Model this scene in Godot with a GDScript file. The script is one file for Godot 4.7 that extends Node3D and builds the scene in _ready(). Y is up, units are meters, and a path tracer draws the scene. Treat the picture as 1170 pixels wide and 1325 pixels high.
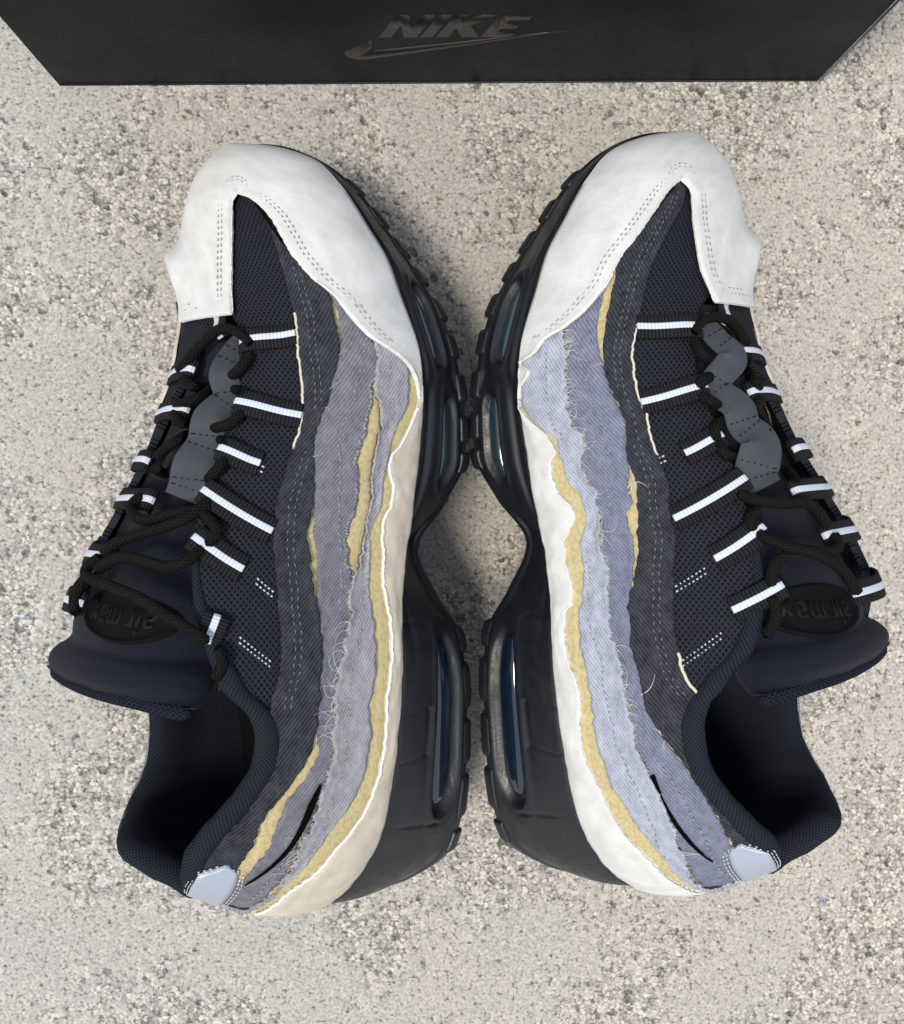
extends Node3D
# Two worn running shoes leaning sole to sole on pebbled concrete in front of a black shoe box.
# Shoe space is in centimetres: X to the outer side, Y to the toe, Z up from the sole.

const TABLE := {
	"Y": [-1.0, -0.8, -0.15, 1.0, 2.6, 4.6, 6.8, 9.0, 11.0, 12.8, 14.6, 16.4, 18.2, 20.0, 21.8, 23.5, 25.1, 26.5, 27.6, 28.4, 28.75],
	"xl": [1.2, 2.3, 3.25, 4.2, 5.07, 5.5, 5.8, 5.93, 5.8, 5.7, 5.79, 5.8, 5.76, 5.45, 4.82, 4.15, 3.05, 1.95, 0.75, -1.1, -3.0],
	"xm": [1.2, 0.1, -0.95, -1.9, -2.7, -3.1, -3.5, -3.9, -4.1, -4.1, -4.2, -4.3, -4.6, -4.95, -5.3, -5.45, -5.45, -5.25, -4.8, -4.15, -3.0],
	"zl": [4.8, 4.8, 4.8, 4.75, 4.7, 4.6, 4.55, 4.5, 4.35, 4.05, 3.7, 3.4, 3.1, 3.0, 3.0, 3.03, 3.12, 3.22, 3.3, 3.38, 3.4],
	"xr": [1.2, 1.1, 1.0, 0.8, 0.6, 0.5, 0.4, 0.3, 0.2, 0.1, 0.0, -0.1, -0.2, -0.3, -0.5, -0.8, -1.2, -1.7, -2.2, -2.7, -3.0],
	"zr": [12.0, 12.6, 13.0, 13.2, 13.3, 13.3, 13.3, 13.2, 12.8, 12.0, 10.9, 9.8, 8.8, 7.9, 7.2, 6.7, 6.2, 5.7, 5.2, 4.5, 4.1],
	"nl": [1.8, 1.8, 1.8, 1.75, 1.7, 1.7, 1.7, 1.75, 1.8, 1.85, 1.9, 2.0, 2.0, 2.1, 2.2, 2.2, 2.3, 2.3, 2.3, 2.2, 2.0],
	"nm": [1.8, 2.0, 2.2, 2.4, 2.6, 2.7, 2.8, 2.9, 2.9, 2.8, 2.5, 2.2, 2.1, 2.0, 2.0, 2.1, 2.1, 2.1, 2.1, 2.1, 2.0],
	"Yb": [-1.95, -1.7, -0.9, 0.4, 2.2, 4.4, 6.7, 9.0, 11.0, 12.8, 14.6, 16.4, 18.2, 20.0, 21.8, 23.6, 25.3, 26.8, 28.1, 29.0, 29.4],
	"xbl": [1.2, 2.5, 4.1, 5.35, 5.7, 5.87, 5.87, 5.6, 5.02, 4.62, 5.25, 5.76, 5.7, 5.35, 4.7, 3.7, 2.6, 1.6, 0.1, -1.9, -3.8],
	"xbm": [1.2, 0.0, -1.2, -2.2, -2.85, -3.2, -3.3, -3.1, -2.8, -2.8, -3.2, -3.9, -4.6, -5.0, -5.4, -5.6, -5.65, -5.6, -5.35, -4.9, -3.8],
	"zb": [1.5, 1.3, 0.8, 0.25, 0.0, 0.0, 0.0, 0.0, 0.9, 1.6, 0.6, 0.0, 0.0, 0.0, 0.0, 0.35, 0.85, 1.4, 1.85, 2.15, 2.3],
}
const TONGUE := {
	"Y": [21.5, 19.0, 16.5, 14.0, 12.3, 10.9, 9.8, 9.0],
	"x": [-0.3, -0.2, -0.2, -0.4, -0.5, -0.5, -0.4, -0.2],
	"z": [7.0, 8.0, 9.2, 10.5, 11.4, 12.1, 12.6, 12.75],
	"hw": [1.7, 2.0, 2.5, 3.1, 3.6, 3.9, 4.2, 4.4],
	"dr": [0.4, 0.5, 0.7, 1.0, 1.2, 1.2, 1.0, 0.8],
}

const TRACED := {
	"L": {
		"mud_lat": [Vector2(0.833, -0.147), Vector2(0.824, -0.227), Vector2(0.797, -0.337), Vector2(0.750, -0.425), Vector2(0.722, -0.520), Vector2(0.705, -0.612), Vector2(0.694, -0.642), Vector2(0.671, -0.718), Vector2(0.660, -0.787), Vector2(0.652, -0.859), Vector2(0.638, -0.935), Vector2(0.621, -0.970)],
		"dark_in": [Vector2(0.830, -0.193), Vector2(0.810, -0.269), Vector2(0.777, -0.326), Vector2(0.738, -0.360), Vector2(0.708, -0.391), Vector2(0.681, -0.421), Vector2(0.662, -0.429), Vector2(0.618, -0.475), Vector2(0.597, -0.494), Vector2(0.574, -0.501), Vector2(0.549, -0.497), Vector2(0.518, -0.497), Vector2(0.484, -0.524), Vector2(0.466, -0.543), Vector2(0.421, -0.589), Vector2(0.373, -0.608), Vector2(0.355, -0.600), Vector2(0.328, -0.577)],
		"dark_out": [Vector2(0.817, -0.250), Vector2(0.748, -0.425), Vector2(0.721, -0.528), Vector2(0.710, -0.577), Vector2(0.692, -0.596), Vector2(0.670, -0.604), Vector2(0.655, -0.608), Vector2(0.637, -0.596), Vector2(0.618, -0.581), Vector2(0.608, -0.581), Vector2(0.592, -0.566), Vector2(0.578, -0.558), Vector2(0.561, -0.566), Vector2(0.532, -0.596), Vector2(0.511, -0.608), Vector2(0.482, -0.619), Vector2(0.465, -0.642), Vector2(0.439, -0.669), Vector2(0.412, -0.692), Vector2(0.393, -0.707), Vector2(0.365, -0.707), Vector2(0.339, -0.703), Vector2(0.309, -0.695), Vector2(0.295, -0.684), Vector2(0.265, -0.631), Vector2(0.239, -0.577), Vector2(0.210, -0.558), Vector2(0.169, -0.532), Vector2(0.000, -0.530)],
		"b1_in": [Vector2(0.715, -0.558), Vector2(0.710, -0.577), Vector2(0.690, -0.623), Vector2(0.667, -0.619), Vector2(0.655, -0.608), Vector2(0.637, -0.596), Vector2(0.618, -0.581), Vector2(0.608, -0.581), Vector2(0.592, -0.566), Vector2(0.578, -0.558), Vector2(0.561, -0.566), Vector2(0.532, -0.596), Vector2(0.511, -0.615), Vector2(0.482, -0.642), Vector2(0.465, -0.665), Vector2(0.439, -0.684), Vector2(0.411, -0.695), Vector2(0.393, -0.707), Vector2(0.365, -0.707), Vector2(0.339, -0.703), Vector2(0.315, -0.699), Vector2(0.296, -0.711), Vector2(0.270, -0.676), Vector2(0.245, -0.627), Vector2(0.210, -0.608), Vector2(0.162, -0.577), Vector2(0.000, -0.550)],
		"b1_out": [Vector2(0.664, -0.753), Vector2(0.657, -0.772), Vector2(0.649, -0.779), Vector2(0.634, -0.764), Vector2(0.619, -0.737), Vector2(0.605, -0.741), Vector2(0.587, -0.733), Vector2(0.568, -0.730), Vector2(0.546, -0.722), Vector2(0.518, -0.745), Vector2(0.499, -0.741), Vector2(0.489, -0.737), Vector2(0.466, -0.749), Vector2(0.445, -0.772), Vector2(0.422, -0.787), Vector2(0.402, -0.791), Vector2(0.382, -0.779), Vector2(0.362, -0.760), Vector2(0.345, -0.749), Vector2(0.319, -0.745), Vector2(0.285, -0.745), Vector2(0.263, -0.722), Vector2(0.230, -0.695), Vector2(0.203, -0.673), Vector2(0.173, -0.665), Vector2(0.127, -0.661), Vector2(0.000, -0.630)],
		"y2_out": [Vector2(0.617, -0.749), Vector2(0.601, -0.779), Vector2(0.587, -0.791), Vector2(0.565, -0.791), Vector2(0.546, -0.791), Vector2(0.516, -0.802), Vector2(0.488, -0.802), Vector2(0.462, -0.806), Vector2(0.441, -0.798), Vector2(0.432, -0.783)],
		"b2_in": [Vector2(0.661, -0.764), Vector2(0.654, -0.772), Vector2(0.634, -0.764), Vector2(0.617, -0.745), Vector2(0.605, -0.772), Vector2(0.587, -0.791), Vector2(0.565, -0.791), Vector2(0.546, -0.791), Vector2(0.516, -0.802), Vector2(0.488, -0.802), Vector2(0.462, -0.806), Vector2(0.441, -0.798), Vector2(0.426, -0.783), Vector2(0.402, -0.791), Vector2(0.382, -0.779), Vector2(0.362, -0.760), Vector2(0.345, -0.749), Vector2(0.319, -0.745), Vector2(0.285, -0.745), Vector2(0.262, -0.730), Vector2(0.229, -0.707), Vector2(0.203, -0.688), Vector2(0.172, -0.684), Vector2(0.124, -0.676), Vector2(0.000, -0.645)],
		"b2_out": [Vector2(0.628, -0.928), Vector2(0.614, -0.920), Vector2(0.591, -0.886), Vector2(0.577, -0.855), Vector2(0.561, -0.852), Vector2(0.546, -0.840), Vector2(0.531, -0.840), Vector2(0.516, -0.844), Vector2(0.502, -0.840), Vector2(0.481, -0.825), Vector2(0.458, -0.836), Vector2(0.421, -0.855), Vector2(0.392, -0.871), Vector2(0.363, -0.878), Vector2(0.345, -0.871), Vector2(0.320, -0.855), Vector2(0.298, -0.867), Vector2(0.265, -0.855), Vector2(0.240, -0.813), Vector2(0.212, -0.756), Vector2(0.172, -0.711), Vector2(0.130, -0.684), Vector2(0.000, -0.670)],
		"w_in": [Vector2(0.617, -0.981), Vector2(0.591, -0.939), Vector2(0.575, -0.912), Vector2(0.561, -0.886), Vector2(0.554, -0.855), Vector2(0.538, -0.859), Vector2(0.524, -0.882), Vector2(0.508, -0.882), Vector2(0.494, -0.859), Vector2(0.479, -0.863), Vector2(0.456, -0.886), Vector2(0.426, -0.901), Vector2(0.396, -0.928), Vector2(0.362, -0.935), Vector2(0.330, -0.920), Vector2(0.302, -0.920), Vector2(0.276, -0.916), Vector2(0.240, -0.886), Vector2(0.203, -0.806), Vector2(0.160, -0.745), Vector2(0.130, -0.714), Vector2(0.000, -0.700)],
		"collar_pad": [Vector2(0.345, -0.490), Vector2(0.335, -0.528), Vector2(0.312, -0.570), Vector2(0.296, -0.581), Vector2(0.273, -0.574), Vector2(0.240, -0.535), Vector2(0.212, -0.482), Vector2(0.147, -0.425)],
		"collar_lat": [Vector2(0.349, -0.475), Vector2(0.332, -0.516), Vector2(0.306, -0.547), Vector2(0.286, -0.543), Vector2(0.265, -0.513), Vector2(0.243, -0.471), Vector2(0.216, -0.421), Vector2(0.169, -0.383), Vector2(0.000, -0.420)],
		"slot_lat": [Vector2(0.675, -0.143), Vector2(0.602, -0.235), Vector2(0.555, -0.231), Vector2(0.516, -0.242), Vector2(0.475, -0.292), Vector2(0.435, -0.341), Vector2(0.389, -0.402), Vector2(0.351, -0.452)],
		"med_in": [Vector2(0.833, -0.147), Vector2(0.821, -0.105), Vector2(0.783, -0.098), Vector2(0.728, -0.105), Vector2(0.685, -0.132)],
		"loops": [[Vector2(0.670, -0.421), Vector2(0.661, -0.212)], [Vector2(0.591, -0.497), Vector2(0.601, -0.265)], [Vector2(0.546, -0.406), Vector2(0.557, -0.265)], [Vector2(0.485, -0.516), Vector2(0.518, -0.269)], [Vector2(0.451, -0.471), Vector2(0.476, -0.307)], [Vector2(0.386, -0.414), Vector2(0.406, -0.429)]],
		"medial_loops": [Vector2(0.671, -0.079), Vector2(0.634, 0.020), Vector2(0.594, -0.033), Vector2(0.544, -0.040), Vector2(0.508, -0.056), Vector2(0.455, 0.009), Vector2(0.412, 0.062)],
		"keeper": [Vector3(0.055, 0.659, 0.19), Vector3(0.100, 0.545, 0.27), Vector3(0.143, 0.525, 0.40), Vector3(0.185, 0.612, 0.25), Vector3(0.231, 0.518, 0.41), Vector3(0.273, 0.525, 0.41), Vector3(0.316, 0.498, 0.69), Vector3(0.348, 0.512, 0.72), Vector3(0.373, 0.498, 0.69)],
		"laces": [
			[Vector3(0.657, -0.246, 0.30), Vector3(0.667, -0.193, 0.45), Vector3(0.671, -0.117, 0.50), Vector3(0.664, -0.060, 0.45), Vector3(0.652, -0.010, 0.40), Vector3(0.639, 0.036, 0.40), Vector3(0.634, 0.089, 0.30)],
			[Vector3(0.645, -0.250, 0.30), Vector3(0.629, -0.227, 0.40), Vector3(0.631, -0.105, -0.40), Vector3(0.625, -0.014, -0.40), Vector3(0.615, -0.048, 0.40), Vector3(0.622, 0.024, 0.35)],
			[Vector3(0.609, -0.269, 0.30), Vector3(0.625, -0.139, -0.40), Vector3(0.625, -0.075, -0.40), Vector3(0.604, -0.086, 0.30), Vector3(0.599, -0.044, 0.35), Vector3(0.598, 0.009, 0.30)],
			[Vector3(0.589, -0.288, 0.30), Vector3(0.579, -0.265, 0.40), Vector3(0.577, -0.227, 0.30), Vector3(0.582, -0.090, -0.40), Vector3(0.589, -0.002, -0.40), Vector3(0.579, -0.060, 0.40), Vector3(0.588, 0.001, 0.30)],
			[Vector3(0.562, -0.269, 0.30), Vector3(0.575, -0.174, -0.40), Vector3(0.574, -0.132, -0.40), Vector3(0.578, -0.029, -0.40), Vector3(0.561, -0.086, 0.45), Vector3(0.554, -0.044, 0.40), Vector3(0.548, -0.006, 0.30)],
			[Vector3(0.545, -0.288, 0.30), Vector3(0.534, -0.277, 0.40), Vector3(0.536, -0.197, -0.40), Vector3(0.546, -0.063, -0.40), Vector3(0.541, 0.013, -0.40), Vector3(0.536, -0.021, 0.30)],
			[Vector3(0.508, -0.292, 0.35), Vector3(0.499, -0.277, 0.50), Vector3(0.496, -0.246, 0.55), Vector3(0.492, -0.189, 0.55), Vector3(0.486, -0.132, 0.60), Vector3(0.489, -0.075, 0.60), Vector3(0.498, -0.021, 0.50), Vector3(0.508, -0.029, 0.40)],
			[Vector3(0.504, -0.296, 0.35), Vector3(0.492, -0.265, 0.60), Vector3(0.482, -0.208, 0.60), Vector3(0.474, -0.132, 0.60), Vector3(0.465, -0.052, 0.60), Vector3(0.456, 0.001, 0.50)],
			[Vector3(0.498, -0.292, 0.40), Vector3(0.489, -0.337, 0.40), Vector3(0.481, -0.360, 0.40), Vector3(0.472, -0.349, 0.35)],
			[Vector3(0.465, -0.330, 0.40), Vector3(0.454, -0.311, 0.60), Vector3(0.449, -0.261, 0.60), Vector3(0.452, -0.197, 0.60), Vector3(0.454, -0.117, 0.65), Vector3(0.449, -0.056, 0.60), Vector3(0.442, 0.001, 0.50)],
			[Vector3(0.452, 0.009, 0.50), Vector3(0.441, 0.028, 0.60), Vector3(0.433, 0.009, 0.60), Vector3(0.428, -0.109, 0.60), Vector3(0.421, -0.212, 0.60), Vector3(0.409, -0.299, 0.60), Vector3(0.398, -0.368, 0.60), Vector3(0.389, -0.410, 0.45)],
			[Vector3(0.435, 0.024, 0.50), Vector3(0.425, 0.043, 0.50), Vector3(0.415, 0.059, 0.40), Vector3(0.403, 0.051, 0.30)],
			[Vector3(0.382, -0.444, 0.35), Vector3(0.371, -0.456, 0.40), Vector3(0.358, -0.440, 0.30)]],
		"swoosh": [Vector2(0.266, -0.718), Vector2(0.247, -0.699), Vector2(0.230, -0.684), Vector2(0.209, -0.661), Vector2(0.182, -0.623), Vector2(0.146, -0.577)],
		"label": [Vector2(0.677, 0.164), Vector2(0.702, -0.699), Vector2(0.699, 0.625), Vector2(0.602, 0.070), Vector2(0.767, 0.251)],
		"reflective": [[Vector2(0.546, -0.395), Vector2(0.542, -0.436)], [Vector2(0.443, -0.516), Vector2(0.429, -0.574)], [Vector2(0.391, -0.497), Vector2(0.369, -0.581)]],
		"silver": [Vector2(0.129, -0.429), Vector2(0.160, -0.539), Vector2(0.114, -0.562)],
	},
	"R": {
		"mud_lat": [Vector2(0.834, -0.231), Vector2(0.818, -0.307), Vector2(0.788, -0.391), Vector2(0.763, -0.459), Vector2(0.734, -0.551), Vector2(0.711, -0.593), Vector2(0.697, -0.646), Vector2(0.685, -0.692), Vector2(0.670, -0.779), Vector2(0.660, -0.874), Vector2(0.648, -0.920), Vector2(0.640, -0.995), Vector2(0.631, -0.943), Vector2(0.615, -0.999)],
		"dark_in": [Vector2(0.830, -0.181), Vector2(0.820, -0.170), Vector2(0.767, -0.288), Vector2(0.731, -0.372), Vector2(0.694, -0.425), Vector2(0.670, -0.456), Vector2(0.637, -0.497), Vector2(0.607, -0.505), Vector2(0.582, -0.501), Vector2(0.555, -0.513), Vector2(0.528, -0.509), Vector2(0.491, -0.539), Vector2(0.465, -0.558), Vector2(0.439, -0.589), Vector2(0.389, -0.615), Vector2(0.353, -0.600), Vector2(0.336, -0.577), Vector2(0.325, -0.551)],
		"dark_out": [Vector2(0.821, -0.273), Vector2(0.763, -0.456), Vector2(0.732, -0.551), Vector2(0.721, -0.558), Vector2(0.687, -0.585), Vector2(0.660, -0.604), Vector2(0.647, -0.612), Vector2(0.629, -0.612), Vector2(0.601, -0.593), Vector2(0.579, -0.581), Vector2(0.549, -0.608), Vector2(0.535, -0.612), Vector2(0.521, -0.608), Vector2(0.492, -0.634), Vector2(0.466, -0.661), Vector2(0.442, -0.684), Vector2(0.418, -0.714), Vector2(0.401, -0.726), Vector2(0.372, -0.726), Vector2(0.345, -0.707), Vector2(0.320, -0.695), Vector2(0.300, -0.661), Vector2(0.266, -0.600), Vector2(0.235, -0.558), Vector2(0.196, -0.528), Vector2(0.163, -0.516), Vector2(0.000, -0.530)],
		"b1_in": [Vector2(0.735, -0.547), Vector2(0.717, -0.585), Vector2(0.698, -0.619), Vector2(0.672, -0.634), Vector2(0.652, -0.631), Vector2(0.629, -0.612), Vector2(0.601, -0.593), Vector2(0.579, -0.581), Vector2(0.549, -0.608), Vector2(0.535, -0.612), Vector2(0.521, -0.634), Vector2(0.504, -0.638), Vector2(0.491, -0.669), Vector2(0.466, -0.676), Vector2(0.425, -0.711), Vector2(0.401, -0.726), Vector2(0.372, -0.726), Vector2(0.345, -0.707), Vector2(0.320, -0.695), Vector2(0.298, -0.665), Vector2(0.265, -0.604), Vector2(0.233, -0.562), Vector2(0.195, -0.532), Vector2(0.156, -0.532), Vector2(0.000, -0.550)],
		"b1_out": [Vector2(0.674, -0.772), Vector2(0.668, -0.787), Vector2(0.647, -0.775), Vector2(0.624, -0.768), Vector2(0.598, -0.775), Vector2(0.577, -0.772), Vector2(0.567, -0.745), Vector2(0.552, -0.753), Vector2(0.542, -0.775), Vector2(0.521, -0.760), Vector2(0.512, -0.737), Vector2(0.502, -0.753), Vector2(0.491, -0.745), Vector2(0.475, -0.768), Vector2(0.455, -0.775), Vector2(0.445, -0.772), Vector2(0.413, -0.783), Vector2(0.386, -0.787), Vector2(0.368, -0.768), Vector2(0.351, -0.753), Vector2(0.333, -0.749), Vector2(0.316, -0.741), Vector2(0.288, -0.730), Vector2(0.265, -0.703), Vector2(0.235, -0.680), Vector2(0.200, -0.661), Vector2(0.150, -0.665), Vector2(0.109, -0.680), Vector2(0.000, -0.630)],
		"b2_in": [Vector2(0.674, -0.772), Vector2(0.668, -0.787), Vector2(0.647, -0.775), Vector2(0.624, -0.768), Vector2(0.598, -0.775), Vector2(0.577, -0.772), Vector2(0.567, -0.745), Vector2(0.552, -0.753), Vector2(0.542, -0.775), Vector2(0.521, -0.760), Vector2(0.512, -0.737), Vector2(0.502, -0.753), Vector2(0.491, -0.745), Vector2(0.475, -0.768), Vector2(0.455, -0.775), Vector2(0.445, -0.772), Vector2(0.413, -0.783), Vector2(0.386, -0.787), Vector2(0.368, -0.768), Vector2(0.351, -0.753), Vector2(0.333, -0.749), Vector2(0.316, -0.741), Vector2(0.288, -0.730), Vector2(0.265, -0.703), Vector2(0.235, -0.680), Vector2(0.200, -0.661), Vector2(0.150, -0.673), Vector2(0.112, -0.699), Vector2(0.000, -0.645)],
		"b2_out": [Vector2(0.660, -0.985), Vector2(0.630, -0.985), Vector2(0.600, -0.985), Vector2(0.572, -0.886), Vector2(0.564, -0.852), Vector2(0.545, -0.844), Vector2(0.521, -0.832), Vector2(0.509, -0.802), Vector2(0.492, -0.794), Vector2(0.474, -0.821), Vector2(0.461, -0.844), Vector2(0.428, -0.852), Vector2(0.396, -0.878), Vector2(0.369, -0.882), Vector2(0.349, -0.859), Vector2(0.320, -0.852), Vector2(0.299, -0.852), Vector2(0.258, -0.829), Vector2(0.219, -0.779), Vector2(0.173, -0.733), Vector2(0.109, -0.722), Vector2(0.000, -0.670)],
		"w_in": [Vector2(0.660, -0.998), Vector2(0.600, -0.997), Vector2(0.574, -0.912), Vector2(0.567, -0.882), Vector2(0.551, -0.863), Vector2(0.541, -0.890), Vector2(0.526, -0.890), Vector2(0.511, -0.878), Vector2(0.504, -0.852), Vector2(0.492, -0.832), Vector2(0.475, -0.871), Vector2(0.462, -0.901), Vector2(0.441, -0.909), Vector2(0.425, -0.893), Vector2(0.403, -0.901), Vector2(0.395, -0.924), Vector2(0.372, -0.935), Vector2(0.348, -0.920), Vector2(0.336, -0.897), Vector2(0.318, -0.886), Vector2(0.296, -0.901), Vector2(0.276, -0.901), Vector2(0.249, -0.867), Vector2(0.210, -0.825), Vector2(0.173, -0.779), Vector2(0.117, -0.756), Vector2(0.000, -0.700)],
		"collar_pad": [Vector2(0.332, -0.539), Vector2(0.320, -0.574), Vector2(0.306, -0.585), Vector2(0.288, -0.581), Vector2(0.263, -0.562), Vector2(0.230, -0.524), Vector2(0.199, -0.475), Vector2(0.139, -0.417)],
		"collar_lat": [Vector2(0.335, -0.501), Vector2(0.323, -0.535), Vector2(0.300, -0.555), Vector2(0.273, -0.551), Vector2(0.252, -0.528), Vector2(0.230, -0.494), Vector2(0.203, -0.452), Vector2(0.147, -0.406), Vector2(0.000, -0.420)],
		"slot_lat": [Vector2(0.668, -0.155), Vector2(0.607, -0.258), Vector2(0.558, -0.250), Vector2(0.521, -0.277), Vector2(0.468, -0.315), Vector2(0.419, -0.357), Vector2(0.373, -0.406), Vector2(0.339, -0.482)],
		"med_in": [Vector2(0.834, -0.231), Vector2(0.820, -0.155), Vector2(0.807, -0.143), Vector2(0.773, -0.136), Vector2(0.728, -0.120), Vector2(0.698, -0.086), Vector2(0.688, -0.079)],
		"loops": [[Vector2(0.668, -0.459), Vector2(0.664, -0.200)], [Vector2(0.595, -0.505), Vector2(0.605, -0.269)], [Vector2(0.545, -0.421), Vector2(0.557, -0.288)], [Vector2(0.486, -0.535), Vector2(0.516, -0.280)], [Vector2(0.448, -0.467), Vector2(0.471, -0.303)], [Vector2(0.401, -0.459), Vector2(0.419, -0.322)]],
		"medial_loops": [Vector2(0.672, -0.044), Vector2(0.638, 0.001), Vector2(0.597, -0.052), Vector2(0.539, -0.075), Vector2(0.501, -0.090), Vector2(0.459, -0.060), Vector2(0.405, -0.037)],
		"keeper": [Vector3(0.045, 0.552, 0.21), Vector3(0.095, 0.418, 0.31), Vector3(0.138, 0.351, 0.63), Vector3(0.188, 0.579, 0.27), Vector3(0.238, 0.458, 0.47), Vector3(0.271, 0.425, 0.51), Vector3(0.308, 0.358, 0.97), Vector3(0.353, 0.452, 0.82), Vector3(0.381, 0.431, 0.69)],
		"laces": [
			[Vector3(0.657, -0.231, 0.30), Vector3(0.667, -0.185, 0.45), Vector3(0.670, -0.124, 0.50), Vector3(0.667, -0.063, 0.50), Vector3(0.657, -0.010, 0.40), Vector3(0.645, 0.017, 0.35)],
			[Vector3(0.649, -0.238, 0.30), Vector3(0.632, -0.235, 0.45), Vector3(0.637, -0.079, -0.40), Vector3(0.632, 0.020, -0.40), Vector3(0.627, 0.116, -0.40), Vector3(0.607, -0.040, 0.40), Vector3(0.599, -0.029, 0.30)],
			[Vector3(0.631, -0.018, 0.35), Vector3(0.631, 0.097, -0.40), Vector3(0.624, -0.021, -0.40), Vector3(0.625, -0.109, -0.40), Vector3(0.609, -0.265, 0.40), Vector3(0.605, -0.284, 0.30)],
			[Vector3(0.595, -0.292, 0.30), Vector3(0.587, -0.265, 0.40), Vector3(0.588, -0.155, -0.40), Vector3(0.585, -0.079, -0.40), Vector3(0.578, -0.113, 0.40), Vector3(0.588, -0.044, 0.30)],
			[Vector3(0.554, -0.303, 0.30), Vector3(0.565, -0.292, 0.45), Vector3(0.582, -0.147, -0.40), Vector3(0.588, -0.048, -0.40), Vector3(0.578, 0.005, -0.40), Vector3(0.555, -0.101, 0.40), Vector3(0.551, 0.032, -0.40)],
			[Vector3(0.549, -0.299, 0.30), Vector3(0.538, -0.299, 0.40), Vector3(0.545, -0.197, -0.40), Vector3(0.545, -0.101, -0.40), Vector3(0.542, -0.006, -0.40), Vector3(0.529, 0.020, -0.40), Vector3(0.509, -0.086, 0.35)],
			[Vector3(0.502, -0.315, 0.35), Vector3(0.494, -0.280, 0.55), Vector3(0.488, -0.216, 0.60), Vector3(0.485, -0.132, 0.65), Vector3(0.475, -0.101, 0.65), Vector3(0.465, -0.082, 0.50)],
			[Vector3(0.466, -0.318, 0.35), Vector3(0.456, -0.284, 0.55), Vector3(0.446, -0.204, 0.60), Vector3(0.442, -0.128, 0.60), Vector3(0.448, -0.071, 0.50), Vector3(0.456, -0.060, 0.40)],
			[Vector3(0.464, -0.318, 0.35), Vector3(0.452, -0.265, 0.60), Vector3(0.442, -0.189, 0.65), Vector3(0.428, -0.124, 0.60), Vector3(0.415, -0.090, 0.50), Vector3(0.406, -0.067, 0.40)],
			[Vector3(0.445, -0.269, 0.50), Vector3(0.441, -0.307, 0.50), Vector3(0.432, -0.330, 0.45), Vector3(0.422, -0.341, 0.30)],
			[Vector3(0.409, -0.349, 0.35), Vector3(0.399, -0.349, 0.40), Vector3(0.389, -0.360, 0.40), Vector3(0.379, -0.383, 0.30)],
			[Vector3(0.486, -0.288, 0.45), Vector3(0.481, -0.322, 0.45), Vector3(0.476, -0.330, 0.35), Vector3(0.472, -0.322, 0.30)]],
		"swoosh": [Vector2(0.262, -0.695), Vector2(0.239, -0.676), Vector2(0.217, -0.657), Vector2(0.192, -0.631), Vector2(0.153, -0.596)],
		"label": [Vector2(0.712, 0.237), Vector2(0.704, 0.625), Vector2(0.757, -0.431), Vector2(0.632, 0.137), Vector2(0.802, 0.318)],
		"reflective": [[Vector2(0.423, -0.596), Vector2(0.441, -0.497)], [Vector2(0.358, -0.600), Vector2(0.382, -0.494)], [Vector2(0.542, -0.516), Vector2(0.546, -0.475)]],
		"silver": [Vector2(0.175, -0.524), Vector2(0.133, -0.429), Vector2(0.082, -0.551)],
	},
}

const CM := 0.01
const NT := 400
const NA := 240
var mirror := 1.0            # -1 builds the other foot
var side := "L"
var tongue_shift := 0.2
var grid_p := PackedVector3Array()
var grid_n := PackedVector3Array()
var grid_u := PackedFloat32Array()
var rng := RandomNumberGenerator.new()
var wob := FastNoiseLite.new()
var M := {}

func _ready() -> void:
	rng.seed = 7
	wob.seed = 3
	wob.frequency = 1.0
	wob.fractal_octaves = 2
	camera_and_light()
	make_materials()
	ground()
	shoe_box()
	make_shoe("L", 1.0, 38.0, 4.2, 0.0, Vector3(-2.44, -14.6, 1.6), 0.2, "left running shoe, black mesh and frayed grey denim, warm cream suede lower edge")
	make_shoe("R", -1.0, 34.66, 5.05, -3.08, Vector3(7.97, -14.127, 1.45), 0.9, "right running shoe, black mesh and frayed blue denim, bright white suede lower edge")

# ---------------------------------------------------------------- camera, sky, sun
func camera_and_light() -> void:
	var cam := Camera3D.new()
	cam.name = "camera"
	cam.fov = 58.9566
	cam.near = 0.02
	cam.far = 60.0
	var cx := Vector3(0.99909, 0.0, 0.04262)
	var cy := Vector3(0.00082, 0.99982, -0.01918)
	var cz := Vector3(-0.04261, 0.01919, 0.99891)
	cam.transform = Transform3D(Basis(w2g(cx), w2g(cy), w2g(cz)).orthonormalized(), Vector3(0, 0.42, 0))
	add_child(cam)
	var env := Environment.new()
	env.background_mode = Environment.BG_SKY
	var sm := ProceduralSkyMaterial.new()
	sm.sky_top_color = Color(0.86, 0.91, 0.98)
	sm.sky_horizon_color = Color(0.80, 0.82, 0.84)
	sm.sky_curve = 0.2
	sm.sky_energy_multiplier = 0.95
	sm.ground_bottom_color = Color(0.42, 0.41, 0.40)
	sm.ground_horizon_color = Color(0.6, 0.6, 0.6)
	sm.sun_angle_max = 2.0
	var sky := Sky.new()
	sky.sky_material = sm
	env.sky = sky
	env.tonemap_mode = Environment.TONE_MAPPER_LINEAR
	env.tonemap_exposure = 1.1
	env.sdfgi_enabled = true
	env.ssao_enabled = true
	env.ssil_enabled = true
	var we := WorldEnvironment.new()
	we.name = "environment"
	we.environment = env
	add_child(we)
	var sun := DirectionalLight3D.new()
	sun.name = "sun"
	sun.light_energy = 0.9
	sun.light_angular_distance = 16.0
	sun.light_color = Color(1.0, 0.97, 0.92)
	sun.shadow_enabled = true
	sun.look_at_from_position(Vector3(-0.30, 1.0, 0.22), Vector3.ZERO, Vector3(0, 0, -1))
	add_child(sun)

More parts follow.
